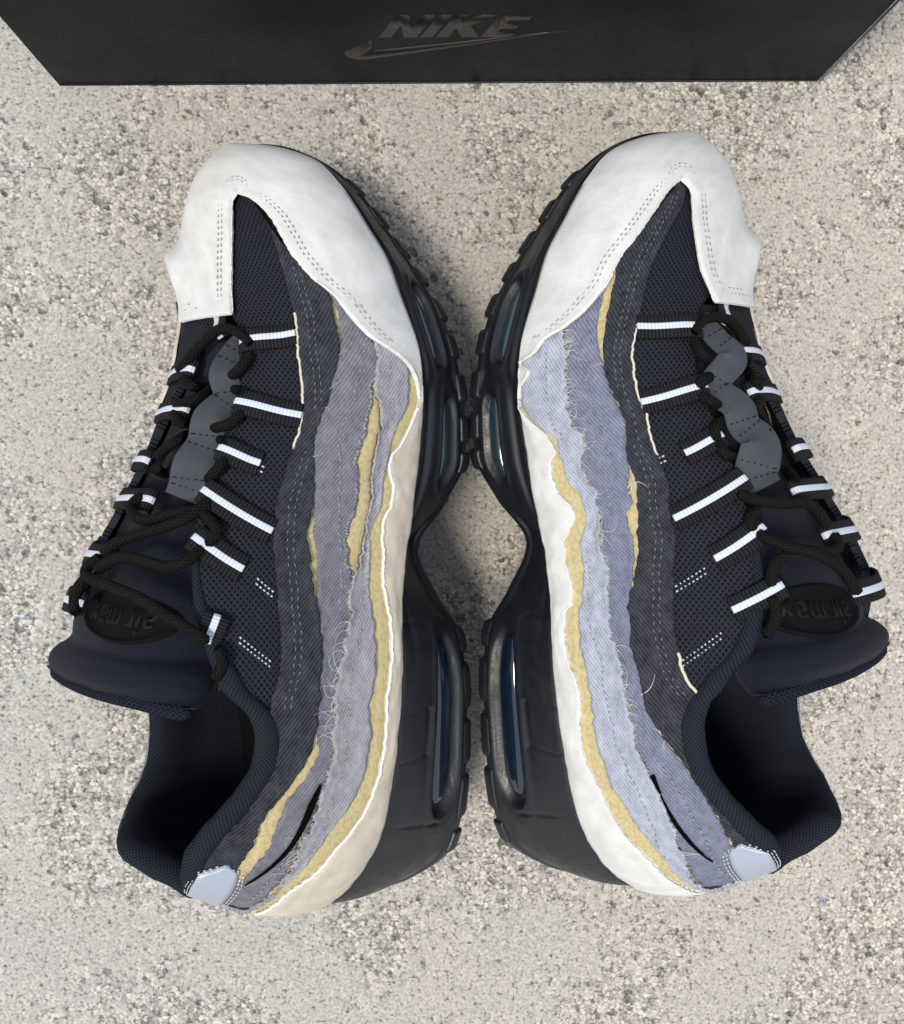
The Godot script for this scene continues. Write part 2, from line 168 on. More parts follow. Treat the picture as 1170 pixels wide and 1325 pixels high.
func w2g(v: Vector3) -> Vector3:      # x right, y away, z up  ->  Godot
	return Vector3(v.x, v.z, -v.y)

# ---------------------------------------------------------------- textures and materials
func lin(r: float, g: float, b: float) -> Color:
	return Color(r, g, b).linear_to_srgb()

func noise_bytes(w: int, h: int, freq: float, sd: int, kind := FastNoiseLite.TYPE_SIMPLEX_SMOOTH, oct := 4, ret := -1, jitter := 1.0) -> PackedByteArray:
	var n := FastNoiseLite.new()
	n.noise_type = kind
	n.frequency = freq
	n.seed = sd
	n.fractal_octaves = oct
	n.fractal_type = FastNoiseLite.FRACTAL_FBM if oct > 1 else FastNoiseLite.FRACTAL_NONE
	n.cellular_jitter = jitter
	if kind == FastNoiseLite.TYPE_CELLULAR:
		n.domain_warp_enabled = true
		n.domain_warp_frequency = freq * 1.1
		n.domain_warp_amplitude = 0.75 / freq
		n.domain_warp_fractal_octaves = 3
	if ret >= 0:
		n.cellular_return_type = ret
	var im := n.get_image(w, h, false, false, true)
	im.convert(Image.FORMAT_L8)
	return im.get_data()

func seamless_bytes(s: int, freq: float, sd: int, oct := 4) -> PackedByteArray:
	var n := FastNoiseLite.new()
	n.noise_type = FastNoiseLite.TYPE_SIMPLEX_SMOOTH
	n.frequency = freq
	n.seed = sd
	n.fractal_octaves = oct
	var im := n.get_seamless_image(s, s, false, false, 0.15, true)
	im.convert(Image.FORMAT_L8)
	return im.get_data()

func tex(w: int, h: int, data: PackedByteArray) -> ImageTexture:
	var im := Image.create_from_data(w, h, false, Image.FORMAT_RGB8, data)
	return ImageTexture.create_from_image(im)

func normal_tex(w: int, h: int, heights: PackedByteArray, strength: float) -> ImageTexture:
	var im := Image.create_from_data(w, h, false, Image.FORMAT_L8, heights)
	im.convert(Image.FORMAT_RGBA8)
	im.bump_map_to_normal_map(strength)
	return ImageTexture.create_from_image(im)

# colour (linear a..b by tone byte) and relief from two byte maps
func cloth(called: String, s: int, tone: PackedByteArray, high: PackedByteArray, a: Color, b: Color, tile_cm: float, bump: float, rough: float, sheen := 0.0) -> StandardMaterial3D:
	var d := PackedByteArray()
	d.resize(s * s * 3)
	var lut := PackedByteArray()
	for i in 256:
		var c := a.lerp(b, i / 255.0).linear_to_srgb()
		lut.append(int(clampf(c.r, 0, 1) * 255))
		lut.append(int(clampf(c.g, 0, 1) * 255))
		lut.append(int(clampf(c.b, 0, 1) * 255))
	for i in s * s:
		var k := tone[i] * 3
		d[i * 3] = lut[k]
		d[i * 3 + 1] = lut[k + 1]
		d[i * 3 + 2] = lut[k + 2]
	var m := StandardMaterial3D.new()
	m.resource_name = called
	m.albedo_texture = tex(s, s, d)
	m.roughness = rough
	m.metallic_specular = 0.2
	if bump > 0.0:
		m.normal_enabled = true
		m.normal_texture = normal_tex(s, s, high, bump)
		m.normal_scale = 1.0
	if sheen > 0.0:
		m.rim_enabled = true
		m.rim = sheen
		m.rim_tint = 0.6
	m.uv1_scale = Vector3(1.0 / tile_cm, 1.0 / tile_cm, 1.0)
	return m

func plain(called: String, c: Color, rough: float, spec := 0.5) -> StandardMaterial3D:
	var m := StandardMaterial3D.new()
	m.resource_name = called
	m.albedo_color = c
	m.roughness = rough
	m.metallic_specular = spec
	return m

func make_materials() -> void:
	var s := 512
	var n1 := seamless_bytes(s, 0.02, 11, 5)
	var n2 := seamless_bytes(s, 0.12, 12, 3)
	var n3 := seamless_bytes(s, 0.006, 13, 4)
	# open mesh: staggered round holes, 8 x 8 cells on a tile
	var tone := PackedByteArray()
	tone.resize(s * s)
	var high := tone.duplicate()
	for y in s:
		for x in s:
			var i := y * s + x
			var u := x / 64.0
			var v := y / 32.0
			var row := int(floor(v))
			var fu := fposmod(u + (0.5 if row % 2 else 0.0), 1.0) - 0.5
			var fv := (v - row) - 0.5
			var r1 := sqrt(fu * fu * 6.0 + fv * fv * 1.4)
			# neighbour rows share the corner
			var fu2 := fposmod(u + (0.0 if row % 2 else 0.5), 1.0) - 0.5
			var fv2 := fv - (1.0 if fv > 0 else -1.0)
			var r2 := sqrt(fu2 * fu2 * 6.0 + fv2 * fv2 * 1.4)
			var r := minf(r1, r2)
			var hgt := smoothstep(0.32, 0.62, r)
			high[i] = int(clampf(hgt * 215 + (n2[i] - 128) * 0.25 + 20, 0, 255))
			tone[i] = int(clampf(hgt * 170 + (n2[i] - 128) * 0.35 + (n1[i] - 128) * 0.2 + 40, 0, 255))
	M.mesh = cloth("open black mesh", s, tone, high, Color(0.0015, 0.002, 0.003), Color(0.026, 0.029, 0.040), 2.0, 10.0, 0.9)
	M.mesh.uv1_scale = Vector3(0.64, 0.64, 1)
	M.fine_mesh = M.mesh.duplicate()
	M.fine_mesh.resource_name = "fine black mesh"
	M.fine_mesh.albedo_color = Color(0.8, 0.82, 0.9)
	M.fine_mesh.uv1_scale = Vector3(0.95, 0.95, 1)
	M.lining = M.mesh.duplicate()
	M.lining.resource_name = "black collar mesh"
	M.lining.albedo_color = Color(0.95, 0.98, 1.0)
	M.lining.uv1_scale = Vector3(0.9, 0.9, 1)
	# knit of the tongue
	for y in s:
		for x in s:
			var i := y * s + x
			var k := sin(x * TAU / 16.0) * 0.5 + sin((y + 4.0 * sin(x * TAU / 32.0)) * TAU / 10.666) * 0.5
			high[i] = int(clampf(128 + k * 70 + (n2[i] - 128) * 0.4, 0, 255))
			tone[i] = int(clampf(120 + k * 50 + (n2[i] - 128) * 0.7 + (n1[i] - 128) * 0.4, 0, 255))
	M.knit = cloth("black navy knit", s, tone, high, Color(0.002, 0.0025, 0.005), Color(0.022, 0.026, 0.046), 1.3, 9.0, 0.7, 0.08)
	# twill: slanting ribs
	for y in s:
		for x in s:
			var i := y * s + x
			var ph := (x + y * 1.0) * TAU / 32.0 + (n2[i] - 128) * 0.007
			var k := sin(ph)
			var cut := sin((x - y) * TAU / 16.0 + (n2[i] - 128) * 0.01)
			high[i] = int(clampf(128 + k * 70 + cut * 20, 0, 255))
			tone[i] = int(clampf(128 + k * 62 + cut * 10 + (n2[i] - 128) * 0.2 + (n1[i] - 128) * 0.4 + (n3[i] - 128) * 0.45, 0, 255))
	M.dark_twill = cloth("charcoal twill", s, tone, high, Color(0.010, 0.011, 0.015), Color(0.060, 0.063, 0.076), 2.3, 3.5, 0.92)
	M.denim_dark = cloth("grey blue denim", s, tone, high, Color(0.095, 0.104, 0.150), Color(0.245, 0.258, 0.345), 2.3, 3.0, 0.92)
	M.denim_light = cloth("pale blue denim", s, tone, high, Color(0.23, 0.246, 0.31), Color(0.49, 0.515, 0.61), 2.3, 3.0, 0.92)
	M.denim_dark_grey = cloth("lilac grey denim", s, tone, high, Color(0.10, 0.099, 0.120), Color(0.24, 0.236, 0.28), 2.3, 3.0, 0.92)
	M.denim_light_grey = cloth("pale lilac grey denim", s, tone, high, Color(0.20, 0.195, 0.22), Color(0.42, 0.41, 0.455), 2.3, 3.0, 0.92)
	# foam
	var f1 := seamless_bytes(s, 0.25, 21, 2)
	for i in s * s:
		tone[i] = int(clampf(128 + (f1[i] - 128) * 0.8 + (n1[i] - 128) * 0.7, 0, 255))
	M.foam = cloth("yellowed foam", s, tone, f1, Color(0.48, 0.385, 0.18), Color(0.80, 0.68, 0.40), 2.0, 6.0, 1.0)
	# suede
	for i in s * s:
		tone[i] = int(clampf(142 + (n3[i] - 128) * 0.5 + (n1[i] - 128) * 0.2 + (f1[i] - 128) * 0.5, 0, 255))
		high[i] = int(clampf(f1[i] * 0.8 + n1[i] * 0.2, 0, 255))
	M.suede = cloth("off white suede", s, tone, high, Color(0.53, 0.525, 0.495), Color(0.77, 0.77, 0.76), 4.5, 3.0, 1.0, 0.1)
	M.suede_cream = cloth("creamy worn suede", s, tone, high, Color(0.45, 0.385, 0.295), Color(0.72, 0.65, 0.545), 4.5, 3.0, 1.0, 0.1)
	# webbing ribs run across (v); lace braid
	var w := 128
	var wt := PackedByteArray()
	wt.resize(w * w)
	var wh := wt.duplicate()
	for y in w:
		for x in w:
			var i := y * w + x
			var k := absf(sin(x * PI / 16.0))
			wh[i] = int(60 + 190 * k)
			wt[i] = int(60 + 130 * k + rng.randf() * 50)
	M.webbing = cloth("ribbed black webbing", w, wt, wh, Color(0.002, 0.002, 0.003), Color(0.024, 0.025, 0.029), 1.0, 8.0, 0.8)
	M.stripe = cloth("reflective white stripe", w, wt, wh, Color(0.44, 0.48, 0.57), Color(0.64, 0.68, 0.76), 1.0, 3.0, 0.6)
	for y in w:
		for x in w:
			var i := y * w + x
			var p := sin((x + y) * TAU / 32.0)
			var q := sin((x - y) * TAU / 32.0)
			var k := maxf(p, q) if int((x + y) / 32) % 2 == 0 else (p + q) * 0.5
			wh[i] = int(clampf(128 + k * 110, 0, 255))
			wt[i] = int(clampf(100 + k * 90 + rng.randf() * 50, 0, 255))
	M.lace = cloth("braided black lace", w, wt, wh, Color(0.002, 0.002, 0.002), Color(0.012, 0.0118, 0.0115), 1.0, 8.0, 0.8)
	M.lace.uv1_scale = Vector3(2, 1.5, 1)
	M.rubber = plain("black midsole rubber", lin(0.0075, 0.0085, 0.012), 0.42, 0.5)
	var rd := PackedByteArray()
	rd.resize(s * s * 3)
	for i in s * s:
		var v := int(clampf(122 + (n3[i] - 128) * 0.25 + (n1[i] - 128) * 0.2 + (n2[i] - 128) * 0.15, 0, 255))
		rd[i * 3] = v
		rd[i * 3 + 1] = v
		rd[i * 3 + 2] = v
	M.rubber.roughness = 1.0
	M.rubber.roughness_texture = tex(s, s, rd)
	M.rubber.normal_enabled = true
	M.rubber.normal_texture = normal_tex(s, s, n2, 0.25)
	M.rubber.uv1_scale = Vector3(0.16, 0.16, 1)
	M.tread = M.rubber.duplicate()
	M.tread.resource_name = "black outsole rubber"
	M.tread.albedo_color = lin(0.008, 0.009, 0.012)
	M.air = plain("smoky air cushion", lin(0.004, 0.010, 0.024), 0.08, 0.8)
	M.air_clear = plain("clear grey air cushion", lin(0.02, 0.032, 0.045), 0.08, 0.8)
	M.keeper = cloth("charcoal nubuck", s, tone, high, Color(0.040, 0.045, 0.054), Color(0.068, 0.075, 0.088), 5.0, 0.8, 0.62)
	M.badge = cloth("black embossed badge", s, f1, f1, Color(0.002, 0.0025, 0.003), Color(0.012, 0.014, 0.016), 1.4, 6.0, 0.9)
	M.badge_text = plain("black raised lettering", lin(0.004, 0.0045, 0.005), 0.6, 0.3)
	M.insole = plain("black insole", lin(0.004, 0.004, 0.005), 0.95, 0.2)
	M.thread_grey = plain("blue grey thread", lin(0.33, 0.35, 0.43), 0.8, 0.3)
	M.thread_dark = plain("grey thread", lin(0.15, 0.16, 0.19), 0.8, 0.3)
	M.thread_black = plain("black thread", lin(0.008, 0.008, 0.01), 0.7, 0.3)
	M.thread_white = plain("off white thread", lin(0.66, 0.64, 0.58), 0.9, 0.2)
	M.raw = plain("raw cream edge", lin(0.62, 0.56, 0.44), 1.0, 0.2)
	M.raw_white = plain("raw white edge", lin(0.72, 0.71, 0.68), 1.0, 0.2)
	M.silver = plain("silver reflective film", lin(0.40, 0.45, 0.54), 0.4, 0.5)
	M.silver.metallic = 0.3
	M.ink = plain("black print", lin(0.003, 0.003, 0.003), 0.9, 0.1)

# ---------------------------------------------------------------- curves and the upper's surface
func pch(ys: Array, t: float) -> float:
	var n := ys.size()
	var x := clampf(t, 0, 1) * (n - 1)
	var i := mini(int(x), n - 2)
	var f := x - i
	var a := slope(ys, i)
	var b := slope(ys, i + 1)
	var g := 1.0 - f
	return ys[i] * (1 + 2 * f) * g * g + a * f * g * g + ys[i + 1] * f * f * (3 - 2 * f) + b * f * f * (f - 1)

func slope(ys: Array, i: int) -> float:
	var n := ys.size()
	if i == 0:
		return ys[1] - ys[0]
	if i == n - 1:
		return ys[n - 1] - ys[n - 2]
	var p: float = ys[i] - ys[i - 1]
	var q: float = ys[i + 1] - ys[i]
	return 2 * p * q / (p + q) if p * q > 0 else 0.0

func build_surface() -> void:
	grid_p.resize((NT + 1) * (NA + 1))
	grid_n.resize(grid_p.size())
	grid_u.resize(grid_p.size())
	for i in NT + 1:
		var t := float(i) / NT
		var y := pch(TABLE.Y, t)
		var xl := pch(TABLE.xl, t)
		var xm := pch(TABLE.xm, t)
		var z0 := pch(TABLE.zl, t)
		var xr := pch(TABLE.xr, t)
		var zr := pch(TABLE.zr, t)
		var nl := pch(TABLE.nl, t)
		var nm := pch(TABLE.nm, t)
		var lean := 3.15 * exp(-maxf(y + 1, 0) / 4.5)
		var acc := 0.0
		for j in NA + 1:
			var a := -1.0 + 2.0 * j / NA
			var n := nl if a < 0 else nm
			var xs := xl if a < 0 else xm
			var ph := (1 - absf(a)) * PI / 2
			var c := pow(absf(cos(ph)), 2 / n)
			var s := pow(absf(sin(ph)), 2 / n)
			var z := z0 + (zr - z0) * s
			var h := clampf((z - 4.8) / 6, 0, 1.4)
			var k := i * (NA + 1) + j
			grid_p[k] = Vector3(xr + (xs - xr) * c, y + lean * pow(h, 1.6), z)
			if j > 0:
				acc += grid_p[k].distance_to(grid_p[k - 1])
			grid_u[k] = acc
	for i in NT + 1:
		for j in NA + 1:
			var i0 := clampi(i, 1, NT - 1)
			var j0 := clampi(j, 1, NA - 1)
			var du := grid_p[(i0 + 1) * (NA + 1) + j0] - grid_p[(i0 - 1) * (NA + 1) + j0]
			var dv := grid_p[i0 * (NA + 1) + j0 + 1] - grid_p[i0 * (NA + 1) + j0 - 1]
			grid_n[i * (NA + 1) + j] = du.cross(dv).normalized()
	for i in [0, NT]:
		for j in NA / 2 + 1:
			var k: int = i * (NA + 1) + j
			var q: int = i * (NA + 1) + NA - j
			var n := (grid_n[k] + grid_n[q]).normalized()
			grid_n[k] = n
			grid_n[q] = n

func sp(t: float, a: float, off: float) -> Vector3:
	var x := clampf(t, 0, 1) * NT
	var y := (clampf(a, -1, 1) + 1) * 0.5 * NA
	var i := mini(int(x), NT - 1)
	var j := mini(int(y), NA - 1)
	var f := x - i
	var g := y - j
	var k := i * (NA + 1) + j
	var p := grid_p[k].lerp(grid_p[k + NA + 1], f).lerp(grid_p[k + 1].lerp(grid_p[k + NA + 2], f), g)
	if off == 0.0:
		return p
	return p + grid_n[k].lerp(grid_n[k + NA + 1], f).lerp(grid_n[k + 1].lerp(grid_n[k + NA + 2], f), g).normalized() * off

func nrm(t: float, a: float) -> Vector3:
	return (sp(t, a, 1.0) - sp(t, a, 0.0)).normalized()

func suv(t: float, a: float) -> Vector2:
	var x := clampf(t, 0, 1) * NT
	var y := (clampf(a, -1, 1) + 1) * 0.5 * NA
	var i := mini(int(x), NT - 1)
	var j := mini(int(y), NA - 1)
	var k := i * (NA + 1) + j
	var f := x - i
	var g := y - j
	return Vector2(lerpf(lerpf(grid_u[k], grid_u[k + NA + 1], f), lerpf(grid_u[k + 1], grid_u[k + NA + 2], f), g), 30.0 * t)

# how much a changes for one centimetre across the surface
func per_cm(t: float, a: float) -> float:
	return 0.02 / maxf(0.01, suv(t, a + 0.01).x - suv(t, a - 0.01).x)

# traced points -> 513 values of a over t (monotone in t), held constant past the ends
func tab(pts: Array, jitter := 0.0, jseed := 0.0) -> PackedFloat32Array:
	var p := pts.duplicate()
	p.sort_custom(func(m, n): return m.x < n.x)
	var n := p.size()
	var d := []
	for i in n - 1:
		d.append((p[i + 1].y - p[i].y) / maxf(1e-4, p[i + 1].x - p[i].x))
	var sl := []
	for i in n:
		if i == 0:
			sl.append(d[0])
		elif i == n - 1:
			sl.append(d[n - 2])
		else:
			sl.append(2 * d[i - 1] * d[i] / (d[i - 1] + d[i]) if d[i - 1] * d[i] > 0 else 0.0)
	var out := PackedFloat32Array()
	var k := 0
	for i in 513:
		var t := i / 512.0
		var v: float
		if t <= p[0].x:
			v = p[0].y
		elif t >= p[n - 1].x:
			v = p[n - 1].y
		else:
			while k < n - 2 and t > p[k + 1].x:
				k += 1
			var w: float = p[k + 1].x - p[k].x
			var f: float = (t - p[k].x) / w
			var g := 1 - f
			v = p[k].y * (1 + 2 * f) * g * g + sl[k] * w * f * g * g + p[k + 1].y * f * f * (3 - 2 * f) + sl[k + 1] * w * f * f * (f - 1)
		if jitter > 0.0:
			v += jitter * (wob.get_noise_2d(t * 90.0, jseed) + 0.6 * wob.get_noise_2d(t * 260.0, jseed + 9.0))
		out.append(clampf(v, -1, 1))
	return out

func cv(c: PackedFloat32Array, t: float) -> float:
	var x := clampf(t, 0, 1) * 512
	var i := mini(int(x), 511)
	return lerpf(c[i], c[i + 1], x - i)

func const_curve(v: float) -> PackedFloat32Array:
	var c := PackedFloat32Array()
	c.resize(513)
	c.fill(v)
	return c

func neg(c: PackedFloat32Array) -> PackedFloat32Array:
	var o := c.duplicate()
	for i in o.size():
		o[i] = -o[i]
	return o

# ---------------------------------------------------------------- mesh helpers
func place(v: Vector3) -> Vector3:
	return Vector3(mirror * v.x, v.z, -v.y) * CM

func begin() -> SurfaceTool:
	var st := SurfaceTool.new()
	st.begin(Mesh.PRIMITIVE_TRIANGLES)
	return st

# rows x cols of shoe points; a row runs along +a seen from outside
func add_grid(st: SurfaceTool, pts: PackedVector3Array, uvs: PackedVector2Array, rows: int, cols: int, flip := false) -> void:
	var turn := (mirror < 0) != flip
	for i in rows - 1:
		for j in cols - 1:
			var a := i * cols + j
			var q := [a, a + 1, a + cols + 1, a, a + cols + 1, a + cols]
			if pts[a].distance_squared_to(pts[a + cols + 1]) < 1e-9:
				continue
			for k in 6:
				var v: int = q[5 - k] if turn else q[k]
				st.set_uv(uvs[v])
				st.add_vertex(place(pts[v]))

func commit(st: SurfaceTool, called: String, m: Material, parent: Node, tangents := true) -> MeshInstance3D:
	st.index()
	st.generate_normals()
	if tangents:
		st.generate_tangents()
	var o := MeshInstance3D.new()
	o.name = called
	o.mesh = st.commit()
	o.material_override = m
	parent.add_child(o, true)
	return o

# a cloth piece lying on the upper between two curves: off(t, k) is its height, thick hides its sides
func patch(st: SurfaceTool, lo: PackedFloat32Array, hi: PackedFloat32Array, t0: float, t1: float, nt: int, na: int, off: Callable, thick: float, thick_until := 2.0) -> void:
	var rows := nt + 3
	var cols := na + 3
	var pts := PackedVector3Array()
	var uvs := PackedVector2Array()
	for i in rows:
		var t := lerpf(t0, t1, clampf((i - 1.0) / nt, 0, 1))
		var l := cv(lo, t)
		var h := cv(hi, t)
		for j in cols:
			var k := clampf((j - 1.0) / na, 0, 1)
			var a := lerpf(l, h, k)
			var o: float = off.call(t, k)
			if (i == 0 or i == rows - 1 or j == 0 or j == cols - 1) and t < thick_until:
				o -= thick
			pts.append(sp(t, a, o))
			uvs.append(suv(t, a))
	add_grid(st, pts, uvs, rows, cols)

func flat(h: float, puff := 0.0, seedv := 0.0, amp := 0.02) -> Callable:
	return func(t: float, k: float) -> float:
		return h + puff * pow(maxf(0.0, sin(PI * k)), 0.6) + amp * wob.get_noise_3d(t * 22.0, k * 1.6, seedv)

func tube(st: SurfaceTool, path: PackedVector3Array, r: float, sides := 8, taper := false, squash := 1.0, round_ends := false) -> void:
	var n := path.size()
	if n < 2:
		return
	var pts := PackedVector3Array()
	var uvs := PackedVector2Array()
	var ref := Vector3(0.3, 0.2, 0.9)
	var along := 0.0
	for i in n:
		var d := (path[mini(i + 1, n - 1)] - path[maxi(i - 1, 0)]).normalized()
		if i > 0:
			along += path[i].distance_to(path[i - 1])
		var x := (ref - d * ref.dot(d)).normalized()
		ref = x
		var y := d.cross(x)
		var rr := r
		if taper:
			rr = r * (1.0 - 0.8 * float(i) / (n - 1))
		if round_ends:
			var q := 1.0 - clampf(mini(i, n - 1 - i) / (n * 0.07), 0.0, 1.0)
			rr = r * sqrt(maxf(0.01, 1.0 - q * q))
		for j in sides + 1:
			var w := TAU * j / sides
			pts.append(path[i] + (x * cos(w) + y * sin(w) * squash) * rr)
			uvs.append(Vector2(float(j) / sides, along / maxf(0.02, TAU * r)))
	add_grid(st, pts, uvs, n, sides + 1, true)
	# rounded ends
	for e in [0, n - 1]:
		var c := path[e]
		var tip: Vector3 = c + (c - path[1 if e == 0 else n - 2]).normalized() * r * (0.2 if taper or round_ends else 0.7)
		for j in sides:
			var a := pts[e * (sides + 1) + j]
			var b := pts[e * (sides + 1) + j + 1]
			for v in ([a, b, tip] if (e == 0) != (mirror > 0) else [b, a, tip]):
				st.set_uv(Vector2(0.5, 0.5))
				st.add_vertex(place(v))

func smooth_path(p: Array, per := 8) -> PackedVector3Array:
	var out := PackedVector3Array()
	var n := p.size()
	for i in n - 1:
		var a: Vector3 = p[maxi(i - 1, 0)]
		var b: Vector3 = p[i]
		var c: Vector3 = p[i + 1]
		var d: Vector3 = p[mini(i + 2, n - 1)]
		for k in per:
			out.append(b.cubic_interpolate(c, a, d, float(k) / per))
	out.append(p[n - 1])
	return out

# dashes of thread along a surface curve, shifted by some centimetres
func stitches(st: SurfaceTool, c: PackedFloat32Array, t0: float, t1: float, shift: float, off: float, gap := 0.27, r := 0.02, keep := PackedFloat32Array()) -> void:
	var t := t0
	var step := 0.0008 if t1 > t0 else -0.0008
	var path := PackedVector3Array()
	var d := 0.0
	var last := Vector3.ZERO
	var phase := 0.0
	var dash := PackedVector3Array()
	while (t < t1) if step > 0 else (t > t1):
		var a := cv(c, t)
		a += shift * per_cm(t, a)
		if keep.size() > 0 and a < cv(keep, t) + 0.012:
			t += step
			continue
		var p := sp(t, a, off)
		if last != Vector3.ZERO:
			phase += p.distance_to(last)
		last = p
		if phase < gap * 0.66:
			dash.append(p)
		elif dash.size() > 0:
			if dash.size() > 1:
				add_dash(st, dash, r)
			dash = PackedVector3Array()
		if phase > gap:
			phase -= gap
		t += step

func add_dash(st: SurfaceTool, dash: PackedVector3Array, r: float) -> void:
	var p := PackedVector3Array([dash[0], dash[dash.size() / 2], dash[dash.size() - 1]])
	tube(st, p, r, 5)

func stitch_line(st: SurfaceTool, pts: PackedVector3Array, gap := 0.32, r := 0.028) -> void:
	var dash := PackedVector3Array()
	var phase := 0.0
	for i in pts.size():
		if i > 0:
			phase += pts[i].distance_to(pts[i - 1])
		if phase < gap * 0.66:
			dash.append(pts[i])
		elif dash.size() > 0:
			if dash.size() > 1:
				add_dash(st, dash, r)
			dash = PackedVector3Array()
		if phase > gap:
			phase -= gap

func edge_roll(st: SurfaceTool, c: PackedFloat32Array, t0: float, t1: float, off: float, r: float, sd: float) -> void:
	var p := PackedVector3Array()
	var n := int(absf(t1 - t0) * 420)
	for i in n + 1:
		var t := lerpf(t0, t1, float(i) / n)
		var a := cv(c, t)
		a += 0.03 * wob.get_noise_2d(t * 400.0, sd) * per_cm(t, a)
		p.append(sp(t, a, off + 0.02 * wob.get_noise_2d(t * 300.0, sd + 5)))
	tube(st, p, r, 5)

# short fuzz standing out of a raw edge; dir is the side it points to
func fuzz(st: SurfaceTool, c: PackedFloat32Array, t0: float, t1: float, dir: float, off: float, count: int, long: float, r := 0.012) -> void:
	for i in count:
		var t := rng.randf_range(minf(t0, t1), maxf(t0, t1))
		var a := cv(c, t)
		var pc := per_cm(t, a)
		var l := long * rng.randf_range(0.3, 1.0)
		var skew := rng.randf_range(-0.6, 0.6) * l / 30.0
		var p := PackedVector3Array()
		for k in 3:
			var f := k / 2.0
			p.append(sp(t + skew * f, a + dir * pc * (l * f - 0.04), off + 0.05 * f * rng.randf()))
		tube(st, p, r, 3, true)

func thread(st: SurfaceTool, t: float, a: float, dir: float, off: float, long: float, r := 0.0105) -> void:
	var pts := []
	var head := rng.randf_range(-0.9, 0.9)
	var turn := rng.randf_range(-0.9, 0.9)
	var tt := t
	var aa := a - dir * 0.05 * per_cm(t, a)
	for k in 6:
		pts.append(sp(tt, aa, off + 0.02 + rng.randf() * 0.06))
		var s := long / 5.0
		tt += sin(head) * s / 30.0
		aa += dir * cos(head) * s * per_cm(tt, aa)
		head += turn * 0.6
	tube(st, smooth_path(pts, 3), r, 4, true)

# ribbon along surface points with a width each
func ribbon(st: SurfaceTool, p: PackedVector3Array, n: PackedVector3Array, w: PackedFloat32Array, thick: float, uscale := 1.0) -> void:
	var pts := PackedVector3Array()
	var uvs := PackedVector2Array()
	var along := 0.0
	for i in p.size():
		var d := (p[mini(i + 1, p.size() - 1)] - p[maxi(i - 1, 0)]).normalized()
		if i > 0:
			along += p[i].distance_to(p[i - 1])
		var x := n[i].cross(d).normalized()
		var prof := [Vector2(-1, -thick), Vector2(-1, -0.3 * thick), Vector2(-0.93, 0), Vector2(-0.5, 0.12 * thick), Vector2(0, 0.15 * thick), Vector2(0.5, 0.12 * thick), Vector2(0.93, 0), Vector2(1, -0.3 * thick), Vector2(1, -thick), Vector2(-1, -thick)]
		for q in prof:
			pts.append(p[i] + x * w[i] * q.x + n[i] * q.y)
			uvs.append(Vector2(along * uscale, q.x * w[i]))
	add_grid(st, pts, uvs, p.size(), 10)
	for e in [0, p.size() - 1]:
		var b: int = e * 10
		for k in range(1, 8):
			var tri := [pts[b], pts[b + k], pts[b + k + 1]]
			if (e == 0) == (mirror > 0):
				tri.reverse()
			for v in tri:
				st.set_uv(Vector2.ZERO)
				st.add_vertex(place(v))

# ---------------------------------------------------------------- tongue surface
func tg(v: float, w: float, off: float) -> Vector3:
	var p := tg0(v, w)
	if off == 0.0:
		return p
	var e := 0.01
	var du := tg0(minf(v + e, 1.0), w) - tg0(maxf(v - e, 0.0), w)
	var dw := tg0(v, w + e) - tg0(v, w - e)
	return p + dw.cross(-du).normalized() * off

func tg0(v: float, w: float) -> Vector3:
	var hw := pch(TONGUE.hw, v)
	return Vector3(pch(TONGUE.x, v) + tongue_shift * clampf(v * 2, 0, 1) + hw * w * (0.86 if w > 0.0 else 1.0), pch(TONGUE.Y, v), pch(TONGUE.z, v) - pch(TONGUE.dr, v) * w * w - 1.2 * pow(clampf((w - 0.3) / 0.7, 0.0, 1.0), 2.0) * clampf((1.0 - v) / 0.2, 0.0, 1.0))

